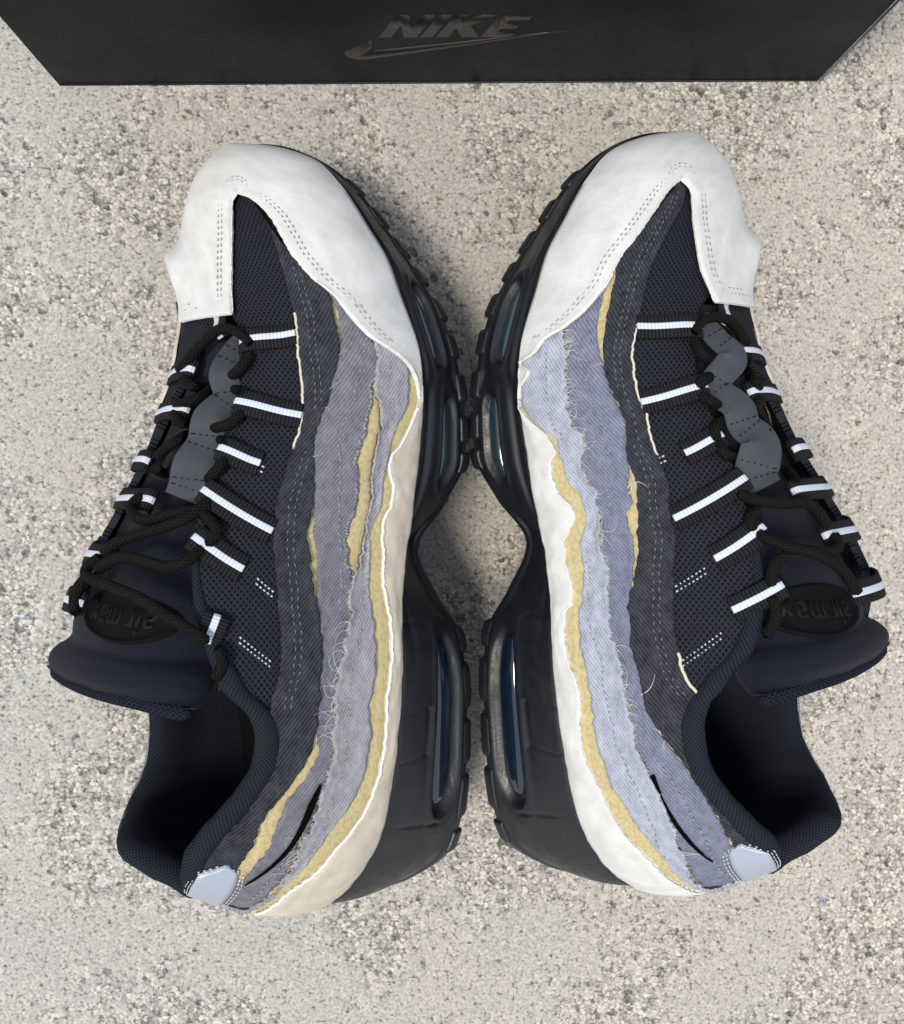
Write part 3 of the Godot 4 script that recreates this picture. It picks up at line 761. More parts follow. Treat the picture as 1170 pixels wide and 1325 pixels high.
# ---------------------------------------------------------------- one shoe
func make_shoe(which: String, mir: float, tilt: float, pitch: float, yaw: float, at: Vector3, tshift: float, label: String) -> void:
	side = which
	mirror = mir
	tongue_shift = tshift
	build_surface()
	var shoe := Node3D.new()
	shoe.name = "running_shoe" if which == "L" else "running_shoe_001"
	var b := Basis(Vector3(0, 1, 0), deg_to_rad(yaw) * mir) * Basis(Vector3(1, 0, 0), deg_to_rad(pitch)) * Basis(Vector3(0, 0, 1), deg_to_rad(tilt) * mir)
	shoe.transform = Transform3D(b, w2g(at) * CM)
	shoe.set_meta("label", label)
	shoe.set_meta("category", "shoe")
	shoe.set_meta("group", "pair of worn running shoes")
	add_child(shoe)
	var c: Dictionary = TRACED[which]
	var sd := 0.0 if which == "L" else 50.0
	var mud := tab(c.mud_lat, 0.004, 1 + sd)
	var pad_edge: Array = c.dark_in.duplicate()
	for q in c.collar_pad:
		if q.x < c.dark_in[-1].x - 0.012:
			pad_edge.append(q)
	pad_edge.append(Vector2(0.0, -0.46))
	var dark_in := tab(pad_edge, 0.004, 2 + sd)
	var dark_out := tab(c.dark_out, 0.007, 3 + sd)
	var b1_in := tab(c.b1_in, 0.007, 4 + sd)
	var b1_out := tab(c.b1_out, 0.008, 5 + sd)
	var b2_in := tab(c.b2_in, 0.010, 6 + sd)
	var b2_out := tab(c.b2_out, 0.006, 7 + sd)
	var w_in := tab(c.w_in, 0.006, 8 + sd)
	var collar_l := tab(c.collar_lat)
	var collar_m := tab([Vector2(0, 0.42), Vector2(0.03, 0.41), Vector2(0.06, 0.385), Vector2(0.1, 0.37), Vector2(0.13, 0.42), Vector2(0.15, 0.475), Vector2(0.2, 0.64), Vector2(0.25, 0.765), Vector2(0.3, 0.80), Vector2(0.335, 0.75), Vector2(0.37, 0.62), Vector2(0.41, 0.45)])
	var slot_l := tab(c.slot_lat)
	var slot_m := tab([Vector2(0.34, 0.55), Vector2(0.4, 0.40), Vector2(0.45, 0.36), Vector2(0.5, 0.30), Vector2(0.55, 0.24), Vector2(0.6, 0.17), Vector2(0.65, 0.08), Vector2(0.69, 0.0)])
	var low := const_curve(-1.0)
	var high := const_curve(1.0)
	upper_shell(shoe, collar_l, collar_m, slot_l, slot_m, low, high)
	midsole(shoe)
	collar(shoe, collar_l, collar_m, slot_l, slot_m)
	tongue(shoe, c)
	layers(shoe, mud, dark_in, dark_out, b1_in, b1_out, b2_in, b2_out, w_in, low, collar_m, c)
	mudguard(shoe, mud, c, low, high)
	lacing(shoe, c)

func upper_shell(shoe: Node3D, cl: PackedFloat32Array, cm: PackedFloat32Array, sl: PackedFloat32Array, sm: PackedFloat32Array, low: PackedFloat32Array, high: PackedFloat32Array) -> void:
	var st := begin()
	var top_l := PackedFloat32Array()
	var top_m := PackedFloat32Array()
	for i in 513:
		var t := i / 512.0
		if t < 0.345:
			top_l.append(cv(cl, t) - 0.02)
			top_m.append(cv(cm, t) + 0.02)
		elif t < 0.675:
			top_l.append(cv(sl, t))
			top_m.append(cv(sm, t))
		else:
			var k := smoothstep(0.675, 0.72, t)
			top_l.append(lerpf(cv(sl, 0.675), 0.0, k))
			top_m.append(lerpf(cv(sm, 0.675), 0.0, k))
	var ripple := func(t: float, k: float) -> float:
		return 0.035 * wob.get_noise_3d(t * 26.0, k * 3.0, 4.0)
	patch(st, low, top_l, 0.0, 1.0, 260, 50, ripple, 0.25, 0.7)
	var ripple2 := func(t: float, k: float) -> float:
		return 0.035 * wob.get_noise_3d(t * 26.0, 3.0 - k * 3.0, 4.0)
	patch(st, top_m, high, 0.0, 1.0, 260, 40, ripple2, 0.25, 0.7)
	commit(st, "mesh_upper", M.mesh, shoe)

func layers(shoe: Node3D, mud: PackedFloat32Array, dark_in: PackedFloat32Array, dark_out: PackedFloat32Array, b1_in: PackedFloat32Array, b1_out: PackedFloat32Array, b2_in: PackedFloat32Array, b2_out: PackedFloat32Array, w_in: PackedFloat32Array, low: PackedFloat32Array, rim_m: PackedFloat32Array, c: Dictionary) -> void:
	var shift := func(src: PackedFloat32Array, by: float) -> PackedFloat32Array:
		var o := src.duplicate()
		for i in o.size():
			o[i] = clampf(o[i] + by, -1, 1)
		return o
	var lower_of := func(p: PackedFloat32Array, q: PackedFloat32Array) -> PackedFloat32Array:
		var o := p.duplicate()
		for i in o.size():
			o[i] = minf(p[i], q[i])
		return o
	var below_rim := func(x: PackedFloat32Array) -> PackedFloat32Array:
		var o := x.duplicate()
		for i in o.size():
			o[i] = maxf(o[i], cv(rim_m, i / 512.0) + 0.01)
		return o
	for s in [0, 1]:
		var f := func(x: PackedFloat32Array) -> PackedFloat32Array: return x if s == 0 else below_rim.call(neg(x))
		var two := func(st: SurfaceTool, lo: PackedFloat32Array, hi: PackedFloat32Array, t0: float, t1: float, nt: int, na: int, off: Callable, th: float) -> void:
			if s == 0:
				patch(st, lo, hi, t0, t1, nt, na, off, th)
			else:
				patch(st, below_rim.call(neg(hi)), below_rim.call(neg(lo)), t0, minf(t1, 0.72), nt, na, func(t, k): return off.call(t, 1.0 - k), th)
		var end := "" if s == 0 else "inner_"
		var sd: float = 10.0 * s + (0.0 if side == "L" else 33.0)
		# charcoal eyestay panel
		var st := begin()
		two.call(st, dark_out, dark_in, 0.0, 0.834, 420, 16, func(t, k): return 0.10 + 0.06 * (1.0 - k) + 0.10 * pow(1.0 - k, 5.0) + 0.03 * sin(PI * k) + 0.03 * wob.get_noise_3d(t * 30.0, k * 1.5, sd), 0.12)
		commit(st, end + "charcoal_panel", M.dark_twill, shoe)
		st = begin()
		two.call(st, shift.call(lower_of.call(b1_in, dark_out), -0.012), shift.call(dark_out, 0.01), 0.0, 0.74, 320, 6, flat(0.05, 0.04, sd + 1, 0.01), 0.08)
		two.call(st, shift.call(lower_of.call(b2_in, b1_out), -0.012), shift.call(b1_out, 0.01), 0.0, 0.67, 320, 6, flat(0.06, 0.05, sd + 2, 0.01), 0.08)
		two.call(st, shift.call(w_in, -0.03), shift.call(b2_out, 0.008), 0.0, 0.64, 320, 8, flat(0.13, 0.04, sd + 3, 0.03), 0.1)
		commit(st, end + "foam_padding", M.foam, shoe)
		st = begin()
		two.call(st, shift.call(b1_out, -0.012), b1_in, 0.0, 0.74, 380, 12, func(t, k): return 0.125 + 0.04 * (1.0 - k) + 0.06 * k * k * k + 0.06 * wob.get_noise_3d(t * 30.0, k * 1.2, sd + 4), 0.1)
		commit(st, end + "denim_band", M.denim_dark if side == "R" else M.denim_dark_grey, shoe)
		st = begin()
		two.call(st, b2_out, b2_in, 0.0, 0.668, 380, 12, func(t, k): return 0.20 + 0.03 * k + 0.10 * pow(k, 6.0) + 0.03 * pow(1.0 - k, 6.0) + (0.10 if side == "R" else 0.07) * wob.get_noise_3d(t * 34.0, k * 1.2, sd + 5), 0.12)
		commit(st, end + "pale_denim_band", M.denim_light if side == "R" else M.denim_light_grey, shoe)
		st = begin()
		two.call(st, low, w_in, 0.0, 0.645, 380, 12, func(t, k): return 0.20 + 0.06 * sin(PI * k) + 0.10 * k + 0.05 * wob.get_noise_3d(t * 30.0, k * 1.5, sd + 6), 0.16)
		commit(st, end + "suede_lower", M.suede_cream if side == "L" else M.suede, shoe)
		# raw edges
		st = begin()
		if s == 0:
			edge_roll(st, w_in, 0.05, 0.60, 0.29, 0.065 if side == "L" else 0.028, sd)
		else:
			edge_roll(st, neg(w_in), 0.05, 0.60, 0.29, 0.06, sd)
		fuzz(st, f.call(w_in), 0.05, 0.6, 1.0 if s == 0 else -1.0, 0.26, 160, 0.14)
		commit(st, end + "white_raw_edge", M.raw_white, shoe, false)
		st = begin()
		if side == "L":
			edge_roll(st, f.call(dark_in), 0.56, 0.69, 0.085, 0.05, sd + 1)
		else:
			edge_roll(st, f.call(dark_in), 0.545, 0.67, 0.085, 0.05, sd + 1)
			edge_roll(st, f.call(dark_in), 0.328, 0.365, 0.1, 0.06, sd + 1)
		edge_roll(st, f.call(dark_out), 0.16, 0.34, 0.15, 0.02, sd + 2)
		edge_roll(st, f.call(dark_out), 0.43, 0.53, 0.15, 0.02, sd + 2)
		edge_roll(st, f.call(dark_out), 0.63, 0.72, 0.15, 0.02, sd + 2)
		var dd := -1.0 if s == 0 else 1.0
		fuzz(st, f.call(dark_out), 0.1, 0.72, dd, 0.15, 200, 0.12)
		fuzz(st, f.call(b1_in), 0.1, 0.7, -dd, 0.12, 120, 0.1)
		commit(st, end + "cream_raw_edge", M.raw, shoe, false)
		st = begin()
		fuzz(st, f.call(b1_out), 0.40, 0.64, dd, 0.16, 380, 0.15)
		fuzz(st, f.call(b2_in), 0.08, 0.44, -dd, 0.2, 420, 0.24, 0.009)
		fuzz(st, f.call(b2_in), 0.44, 0.66, -dd, 0.2, 220 if side == "R" else 90, 0.24 if side == "R" else 0.12, 0.009)
		fuzz(st, f.call(b2_out), 0.08, 0.6, dd, 0.16, 160, 0.1)
		commit(st, end + "frayed_edge", M.thread_white, shoe, false).set_meta("kind", "stuff")
	# long loose threads on the outer side
	var st := begin()
	var zones: Array = [[0.16, 0.24, 16], [0.30, 0.42, 26], [0.44, 0.56, 8]] if side == "L" else [[0.15, 0.2, 5], [0.30, 0.37, 14], [0.46, 0.52, 8], [0.54, 0.67, 34]]
	for z in zones:
		for i in z[2]:
			var t := rng.randf_range(z[0], z[1])
			thread(st, t, cv(b2_in, t), 1.0, 0.2, rng.randf_range(0.3, 0.95))
	for i in 7:
		var t := rng.randf_range(0.2, 0.66)
		thread(st, t, cv(dark_out, t), -1.0, 0.17, rng.randf_range(0.2, 0.6))
	if side == "R":
		for t in [0.33, 0.51, 0.515]:
			thread(st, t, cv(b1_in, t), 1.0, 0.2, 0.8, 0.02)
	commit(st, "loose_threads", M.thread_white, shoe, false).set_meta("kind", "stuff")
	# stitching
	st = begin()
	stitches(st, dark_in, 0.33, 0.82, -0.42, 0.165, 0.28)
	stitches(st, dark_in, 0.33, 0.82, -0.62, 0.175, 0.28)
	stitches(st, neg(dark_in), 0.33, 0.8, 0.42, 0.145, 0.30)
	commit(st, "charcoal_stitching", M.thread_dark, shoe, false).set_meta("kind", "stuff")
	st = begin()
	stitches(st, b1_in, 0.10, 0.70, -0.85 if side == "L" else -0.75, 0.20, 0.26, 0.02, b1_out)
	stitches(st, b2_in, 0.10, 0.655, -0.50 if side == "L" else -0.75, 0.27, 0.26, 0.02, b2_out)
	commit(st, "denim_stitching", M.thread_grey if side == "R" else M.thread_grey, shoe, false).set_meta("kind", "stuff")
	# heel film, its white seam, and the black mark
	var hi := tab([Vector2(0.0, -0.45), Vector2(0.14, -0.435), Vector2(0.175, -0.50)])
	var lo := tab([Vector2(0.0, -0.57), Vector2(0.12, -0.555), Vector2(0.165, -0.54), Vector2(0.175, -0.51)])
	st = begin()
	var hp := PackedVector3Array()
	var hu := PackedVector2Array()
	for i in 49:
		var u := lerpf(-0.015, 0.175, clampf((i - 1) / 46.0, 0.0, 1.0))
		for j in 11:
			var k := clampf((j - 1) / 8.0, 0.0, 1.0)
			var a := lerpf(cv(lo, absf(u)), cv(hi, absf(u)), k)
			var o := 0.30 if i > 0 and i < 48 and j > 0 and j < 10 else 0.05
			hp.append(sp(absf(u), a if u >= 0 else -a, o))
			hu.append(Vector2(u * 30.0, k))
	add_grid(st, hp, hu, 49, 11)
	commit(st, "reflective_heel_tab", M.silver, shoe)
	st = begin()
	stitches(st, hi, 0.0, 0.175, 0.08, 0.25, 0.2, 0.018)
	stitches(st, hi, 0.0, 0.175, 0.19, 0.23, 0.2, 0.018)
	stitches(st, lo, 0.06, 0.175, -0.1, 0.30, 0.2, 0.018)
	stitches(st, lo, 0.06, 0.175, -0.22, 0.30, 0.2, 0.018)
	commit(st, "heel_stitching", M.raw_white, shoe, false).set_meta("kind", "stuff")
	var sw: Array = c.swoosh
	var p := PackedVector3Array()
	var n := PackedVector3Array()
	var w := PackedFloat32Array()
	var ctl := []
	for q in sw:
		ctl.append(Vector3(q.x, q.y, 0))
	var sm := smooth_path(ctl, 8)
	var wid := [0.04, 0.14, 0.12, 0.09, 0.06, 0.012] if side == "L" else [0.10, 0.02, 0.07, 0.07, 0.012]
	for i in sm.size():
		p.append(sp(sm[i].x, sm[i].y, 0.28))
		n.append(nrm(sm[i].x, sm[i].y))
		var x := float(i) / (sm.size() - 1) * (wid.size() - 1)
		var k := mini(int(x), wid.size() - 2)
		w.append(lerpf(wid[k], wid[k + 1], x - k))
	st = begin()
	ribbon(st, p, n, w, 0.05)
	commit(st, "side_logo", M.ink, shoe)
	# small reflective dashes woven into the mesh
	st = begin()
	for r in c.reflective:
		var row := PackedVector3Array()
		for sh in [0.0, 0.14]:
			row = PackedVector3Array()
			for i in 60:
				var q: Vector2 = r[0].lerp(r[1], i / 59.0)
				row.append(sp(q.x - sh / 30.0, q.y, 0.04))
			stitch_line(st, row, 0.15, 0.03)
	commit(st, "reflective_stitching", M.stripe, shoe, false).set_meta("kind", "stuff")

func mudguard(shoe: Node3D, mud: PackedFloat32Array, c: Dictionary, low: PackedFloat32Array, high: PackedFloat32Array) -> void:
	var tp := 0.838
	var peak: float = c.mud_lat[0].y
	var med := tab(c.med_in, 0.003, 21)
	var el := PackedFloat32Array()
	var em := PackedFloat32Array()
	var mo := tab([Vector2(0.685, 0.24), Vector2(0.73, 0.33), Vector2(0.757, 0.42), Vector2(0.775, 0.60), Vector2(0.79, 0.85), Vector2(0.80, 1.0)])
	for i in 513:
		var t := i / 512.0
		if t < tp:
			el.append(cv(mud, t))
			em.append(cv(med, t))
		else:
			var v := lerpf(peak, 0.0, smoothstep(tp, 1.0, t))
			el.append(v)
			em.append(v)
	var st := begin()
	var lat := func(t: float, k: float) -> float:
		return 0.21 + 0.15 * smoothstep(0.60, 0.665, t) * (1.0 - smoothstep(0.665, 0.73, t)) + 0.10 * (1.0 - smoothstep(tp, tp + 0.04, t)) * k * k + 0.05 * smoothstep(tp - 0.06, tp, t) - 0.13 * smoothstep(0.86, 0.96, t) + 0.010 * wob.get_noise_3d(t * 16.0, k * 2.0, 31.0)
	var flap := func(t: float, k: float) -> float:
		var q := lat.call(t, 1.0 - k) as float
		return q + 0.62 * smoothstep(0.83, 0.79, t) * smoothstep(0.5, 1.0, k) * smoothstep(0.68, 0.79, t)
	patch(st, low, el, 0.60, 1.0, 200, 24, lat, 0.2, tp)
	patch(st, em, mo, 0.688, 1.0, 180, 24, flap, 0.16, tp)
	commit(st, "suede_mudguard", M.suede, shoe)
	st = begin()
	for d in [0.40, 0.56]:
		stitches(st, el, 0.70, tp, -d, 0.325, 0.26)
		stitches(st, em, 0.70, tp, d, 0.325, 0.26)
		stitches(st, el, 0.662, 0.70, -d, 0.42, 0.26)
		var arc := PackedVector3Array()
		for i in 60:
			var w := PI * i / 59.0
			arc.append(sp(tp + d / 28.0 * sin(w), peak - cos(w) * d * per_cm(tp, peak), 0.325))
		stitch_line(st, arc, 0.26, 0.02)
	stitches(st, mo, 0.70, 0.765, -0.22, 0.31, 0.26)
	for r in 2:
		var row := PackedVector3Array()
		var t := 0.699 + r * 0.006
		for i in 40:
			row.append(sp(t, lerpf(cv(em, t) + 0.02, cv(mo, t) - 0.02, i / 39.0), 0.32))
		stitch_line(st, row, 0.26, 0.02)
	commit(st, "mudguard_stitching", M.thread_grey, shoe, false).set_meta("kind", "stuff")
	# cut edge of the suede, a little darker cream
	st = begin()
	edge_roll(st, el, 0.72, tp, 0.25, 0.03, 40)
	edge_roll(st, el, 0.66, 0.72, 0.36, 0.03, 40)
	edge_roll(st, em, 0.69, tp, 0.24, 0.03, 41)
	commit(st, "mudguard_edge", M.raw_white, shoe, false)
	# beige inner panel that stands out behind the flap
	st = begin()
	var po := const_curve(0.9)
	var pi_ := tab([Vector2(0.60, 0.37), Vector2(0.66, 0.35), Vector2(0.70, 0.40), Vector2(0.73, 0.37), Vector2(0.80, 0.45)])
	patch(st, pi_, po, 0.60, 0.80, 60, 8, flat(0.14, 0.02, 77, 0.06), 0.1)
	commit(st, "inner_beige_panel", M.suede_cream, shoe)

# ---------------------------------------------------------------- collar, lining, insole
func collar(shoe: Node3D, cl: PackedFloat32Array, cm: PackedFloat32Array, sl: PackedFloat32Array, sm: PackedFloat32Array) -> void:
	var rim := []
	for i in 81:
		var t := 0.47 * pow(1.0 - i / 80.0, 1.3)
		rim.append(Vector2(t, lerpf(cv(cl, t), cv(sl, t), smoothstep(0.325, 0.36, t))))
	for i in range(1, 81):
		var t := 0.47 * pow(i / 80.0, 1.3)
		rim.append(Vector2(t, lerpf(cv(cm, t), cv(sm, t), smoothstep(0.37, 0.41, t))))
	var prof := [Vector2(-0.80, 0.0), Vector2(-0.76, 0.10), Vector2(-0.66, 0.19), Vector2(-0.46, 0.26), Vector2(-0.22, 0.24), Vector2(-0.04, 0.14), Vector2(0.02, 0.0), Vector2(0.0, -0.16), Vector2(-0.14, -0.36), Vector2(-0.36, -0.50), Vector2(-0.8, -0.60), Vector2(-1.3, -0.64), Vector2(-1.9, -0.64)]
	var cols := prof.size() + 5
	var pts := PackedVector3Array()
	var uvs := PackedVector2Array()
	var along := 0.0
	var last := Vector3.ZERO
	for i in rim.size():
		var q: Vector2 = rim[i]
		var sg := -1.0 if i <= 80 else 1.0
		var p := sp(q.x, q.y, 0)
		var up := (sp(q.x, q.y - sg * 0.02, 0) - sp(q.x, q.y + sg * 0.02, 0)).normalized()
		var n := nrm(q.x, q.y)
		if i == 80:
			n = (nrm(0, q.y) + nrm(0, -q.y)).normalized()
		if i > 0:
			along += p.distance_to(last)
		last = p
		var acc := 0.0
		var prev := Vector3.ZERO
		var sc := lerpf(1.0, 0.3, smoothstep(0.33, 0.46, q.x)) + 0.22 * smoothstep(0.22, 0.08, q.x) * (1.0 if i > 80 else 0.0)
		var wav := 0.05 * wob.get_noise_1d(along * 1.2)
		for k in cols:
			var v: Vector3
			if k < prof.size():
				v = p + (up * prof[k].x + n * (prof[k].y + wav)) * sc
			else:
				var f := (k - prof.size() + 1) / 5.0
				var from: Vector3 = p + (up * -1.9 + n * -0.64) * sc
				var foot := sp(q.x, sg, 0)
				var mid := Vector3(lerpf(pch(TABLE.xl, q.x), pch(TABLE.xm, q.x), 0.5), foot.y, 0)
				var to := Vector3(lerpf(foot.x, mid.x, 0.22), maxf(foot.y, 0.6), foot.z - 0.2)
				v = from.lerp(to, f * smoothstep(0.45, 0.36, q.x))
			if k > 0:
				acc += v.distance_to(prev)
			prev = v
			pts.append(v)
			uvs.append(Vector2(acc, along))
	var st := begin()
	add_grid(st, pts, uvs, rim.size(), cols, true)
	commit(st, "padded_collar", M.lining, shoe)
	# insole
	pts = PackedVector3Array()
	uvs = PackedVector2Array()
	for i in 41:
		var t := 0.02 + 0.75 * i / 40.0
		for j in 9:
			var f := j / 8.0
			var y := maxf(pch(TABLE.Y, t), 0.4)
			pts.append(Vector3(lerpf(pch(TABLE.xl, t), pch(TABLE.xm, t), lerpf(0.05, 0.95, f)), y, pch(TABLE.zl, t) - 0.05 + 0.3 * pow(absf(f - 0.5) * 2, 3)))
			uvs.append(Vector2(f, t))
	st = begin()
	add_grid(st, pts, uvs, 41, 9)
	commit(st, "insole", M.insole, shoe)

# ---------------------------------------------------------------- tongue, badge, lace keeper
func tongue(shoe: Node3D, c: Dictionary) -> void:
	var thick := func(v: float) -> float: return lerpf(0.35, 1.1, smoothstep(0.45, 0.85, v)) * sqrt(maxf(0.03, 1.0 - pow(clampf((v - 0.91) / 0.09, 0.0, 1.0), 2.0)))
	var pts := PackedVector3Array()
	var uvs := PackedVector2Array()
	var rows := 70
	var ring := 40
	for i in rows + 1:
		var v := float(i) / rows
		var th: float = thick.call(v)
		var fold := 0.0
		for j in ring + 1:
			var w := TAU * j / ring
			# flattened ring: cos across, sin through the thickness
			var x := cos(w)
			var h := sin(w)
			var ridge: float = 0.07 * sin(x * 16.0) * (1.0 - smoothstep(0.5, 0.62, v)) * smoothstep(0.3, 0.4, v) if h > 0 else 0.0
			var puff: float = th * (0.5 * signf(h) * pow(absf(h), 0.8) - 0.5)
			puff += ridge + 0.05 * wob.get_noise_2d(x * 2.0, v * 9.0 + 3.0)
			if h > 0:
				puff += smoothstep(0.0, 0.55, h) * (0.34 * smoothstep(0.80, 0.90, v) * (1.0 - smoothstep(0.93, 1.0, v)) - 0.16 * exp(-pow((v - 0.795) / 0.022, 2.0)) + 0.10 * smoothstep(0.52, 0.60, v) * (1.0 - smoothstep(0.72, 0.78, v)) - 0.12 * exp(-pow((v - 0.53) / 0.02, 2.0)))
			pts.append(tg(v, x, puff))
			uvs.append(Vector2(x * 4.0, v * 14.0))
	var st := begin()
	add_grid(st, pts, uvs, rows + 1, ring + 1)
	commit(st, "tongue", M.knit, shoe)
	# rounded mesh binding along the top
	var path := []
	for i in 41:
		var x := lerpf(-0.97, 0.97, i / 40.0)
		path.append(tg(1.0, x, -0.20 - 0.16 * x * x) + Vector3(0, -0.06, 0))
	st = begin()
	tube(st, smooth_path(path, 2), 0.25, 14, false, 1.1, true)
	commit(st, "tongue_binding", M.fine_mesh, shoe)
	# oval badge with raised rim and lettering
	var lc: Vector2 = c.label[0]
	var ax := (c.label[2] - c.label[1]) * 0.5 as Vector2
	var ay := (c.label[4] - c.label[3]) * 0.5 as Vector2
	if side == "L":
		ax = Vector2(0.006, 0.535)
		ay = Vector2(0.081, 0.06)
	var disc := func(r: float, w: float) -> Vector2: return lc + ax * (r * cos(w)) + ay * (r * sin(w))
	pts = PackedVector3Array()
	uvs = PackedVector2Array()
	var radii := [[1.04, -0.06], [1.03, 0.06], [0.98, 0.10], [0.93, 0.09], [0.9, 0.03], [0.7, 0.02], [0.45, 0.02], [0.2, 0.02], [0.0, 0.02]]
	for r in radii:
		for j in 49:
			var q: Vector2 = disc.call(r[0], TAU * j / 48.0)
			pts.append(tg(q.x, q.y, r[1] + 0.13))
			uvs.append(Vector2(q.y * 4.0, q.x * 14.0))
	st = begin()
	add_grid(st, pts, uvs, radii.size(), 49, mirror * (ax.cross(ay)) * mirror < 0)
	var badge := commit(st, "tongue_badge", M.badge, shoe)
	var tm := TextMesh.new()
	var sf := SystemFont.new()
	sf.font_names = PackedStringArray(["Droid Sans"])
	sf.font_weight = 700
	tm.font = sf
	tm.text = "air max"
	tm.font_size = 64
	tm.pixel_size = 0.01
	tm.depth = 0.05
	tm.curve_step = 1.0
	var arr := tm.get_mesh_arrays()
	var vs: PackedVector3Array = arr[Mesh.ARRAY_VERTEX]
	var ix: PackedInt32Array = arr[Mesh.ARRAY_INDEX]
	var half := 0.0
	var hh := 0.0
	for v in vs:
		half = maxf(half, absf(v.x))
		hh = maxf(hh, absf(v.y))
	st = begin()
	for k in ix:
		var v := vs[k]
		# read by the wearer: right runs to the medial or lateral side by foot, up runs to the toe
		var q := lc + ax * (v.x / half * 0.74) * -mirror * signf(ax.y) + Vector2(0.075 * v.y / hh * 0.62, 0.0)
		q.y += 0.0
		st.add_vertex(place(tg(q.x, q.y, 0.155 + (0.03 if v.z > 0 else 0.0))))
	commit(st, "badge_lettering", M.badge_text, badge, false)
	# lace keeper: a strip stitched down between three raised loops
	var ks: Array = c.keeper
	var ctl := []
	for i in ks.size():
		var k: Vector3 = ks[i]
		var lift: float = [0.60, 0.72, 0.95, 0.76, 0.98, 0.78, 0.95, 0.72, 0.5][i]
		ctl.append(tg(k.x, k.y, 0.04 + lift))
	var sm := smooth_path(ctl, 8)
	var p := PackedVector3Array()
	var n := PackedVector3Array()
	var w := PackedFloat32Array()
	for i in sm.size():
		p.append(sm[i])
		var f := float(i) / (sm.size() - 1) * (ks.size() - 1)
		var a := mini(int(f), ks.size() - 2)
		var g := f - a
		g = g * g * (3 - 2 * g)
		w.append(lerpf(lerpf(ks[a].z, ks[a + 1].z, g), 0.42 + 0.36 * float(i) / (sm.size() - 1), 0.86))
		var k: Vector3 = ks[a].lerp(ks[a + 1], g)
		var d := (sm[mini(i + 1, sm.size() - 1)] - sm[maxi(i - 1, 0)]).normalized()
		var up := (tg(k.x, k.y, 1.0) - tg(k.x, k.y, 0.0)).normalized()
		n.append((up - d * up.dot(d)).normalized())
	st = begin()
	ribbon(st, p, n, w, 0.09)
	var keeper := commit(st, "lace_keeper", M.keeper, shoe)
	st = begin()
	for at in [1, 3, 5, 7]:
		for dz in [-2, 2]:
			var i: int = at * 8 + dz
			if i < 0 or i >= p.size():
				continue
			var row := PackedVector3Array()
			var d := (p[mini(i + 1, p.size() - 1)] - p[i - 1]).normalized()
			var x := n[i].cross(d)
			for j in 30:
				row.append(p[i] + x * w[i] * lerpf(-0.85, 0.85, j / 29.0) + n[i] * 0.02)
			stitch_line(st, row, 0.22, 0.022)
	for e in [-0.86, 0.86]:
		var row := PackedVector3Array()
		for i in p.size():
			var d := (p[mini(i + 1, p.size() - 1)] - p[maxi(i - 1, 0)]).normalized()
			row.append(p[i] + n[i].cross(d) * w[i] * e + n[i] * 0.015)
		if e > 0:
			stitch_line(st, row, 0.22, 0.02)
	commit(st, "keeper_stitching", M.thread_black, keeper, false).set_meta("kind", "stuff")

# ---------------------------------------------------------------- webbing loops and laces
func strap(shoe: Node3D, path: PackedVector3Array, normals: PackedVector3Array, half: float, stripe_part: Vector2) -> void:
	var w := PackedFloat32Array()
	w.resize(path.size())
	w.fill(half)
	var st := begin()
	ribbon(st, path, normals, w, 0.11)
	var loop := commit(st, "webbing_loop", M.webbing, shoe)
	var a := int(stripe_part.x * (path.size() - 1))
	var b := int(stripe_part.y * (path.size() - 1))
	var p := PackedVector3Array()
	var n := PackedVector3Array()
	w = PackedFloat32Array()
	for i in range(a, b + 1):
		p.append(path[i] + normals[i] * 0.035)
		n.append(normals[i])
		w.append(0.115)
	st = begin()
	ribbon(st, p, n, w, 0.03)
	commit(st, "reflective_stripe", M.stripe, loop)

func lacing(shoe: Node3D, c: Dictionary) -> void:
	var halves := [0.44, 0.44, 0.42, 0.44, 0.46, 0.42]
	for i in c.loops.size():
		var a: Vector2 = c.loops[i][0]
		var b: Vector2 = c.loops[i][1]
		var p := PackedVector3Array()
		var n := PackedVector3Array()
		for k in 25:
			var f := k / 24.0
			var q := a.lerp(b, f)
			p.append(sp(q.x, q.y, 0.14 + 0.22 * smoothstep(0.2, 0.9, f)))
			n.append(nrm(q.x, q.y))
		# fold round the lace
		var d := (p[24] - p[22]).normalized()
		var e := p[24]
		var up := n[24]
		for k in range(1, 11):
			var w := PI * k / 10.0
			p.append(e + d * 0.2 * sin(w) - up * 0.2 * (1 - cos(w)))
			n.append(up * cos(w) + d * sin(w))
		for k in range(1, 5):
			p.append(e - up * 0.4 - d * 0.15 * k)
			n.append(-up)
		strap(shoe, p, n, halves[i], Vector2(0.0, 0.72))
	for i in c.medial_loops.size():
		var b: Vector2 = c.medial_loops[i]
		var p := PackedVector3Array()
		var n := PackedVector3Array()
		var dir := Vector2(0.0, 0.42)
		if i == 3:
			b.y += 0.12
		if i == 0:
			dir = Vector2(0.025, 0.06)
		for k in 21:
			var f := k / 20.0
			var q := b + dir * (1.0 - f)
			p.append(sp(q.x, q.y, 0.12 + 0.24 * smoothstep(0.3, 0.95, f)))
			n.append(nrm(q.x, q.y))
		var d := (p[20] - p[18]).normalized()
		var e := p[20]
		var up := n[20]
		for k in range(1, 11):
			var w := PI * k / 10.0
			p.append(e + d * 0.2 * sin(w) - up * 0.2 * (1 - cos(w)))
			n.append(up * cos(w) + d * sin(w))
		strap(shoe, p, n, 0.40, Vector2(0.0, 0.85))
	var st := begin()
	for l in c.laces:
		var ctl := []
		for q in l:
			ctl.append(sp(q.x, q.y, q.z))
		tube(st, smooth_path(ctl, 7), 0.208, 10, false, 0.85)
	commit(st, "shoelace", M.lace, shoe)

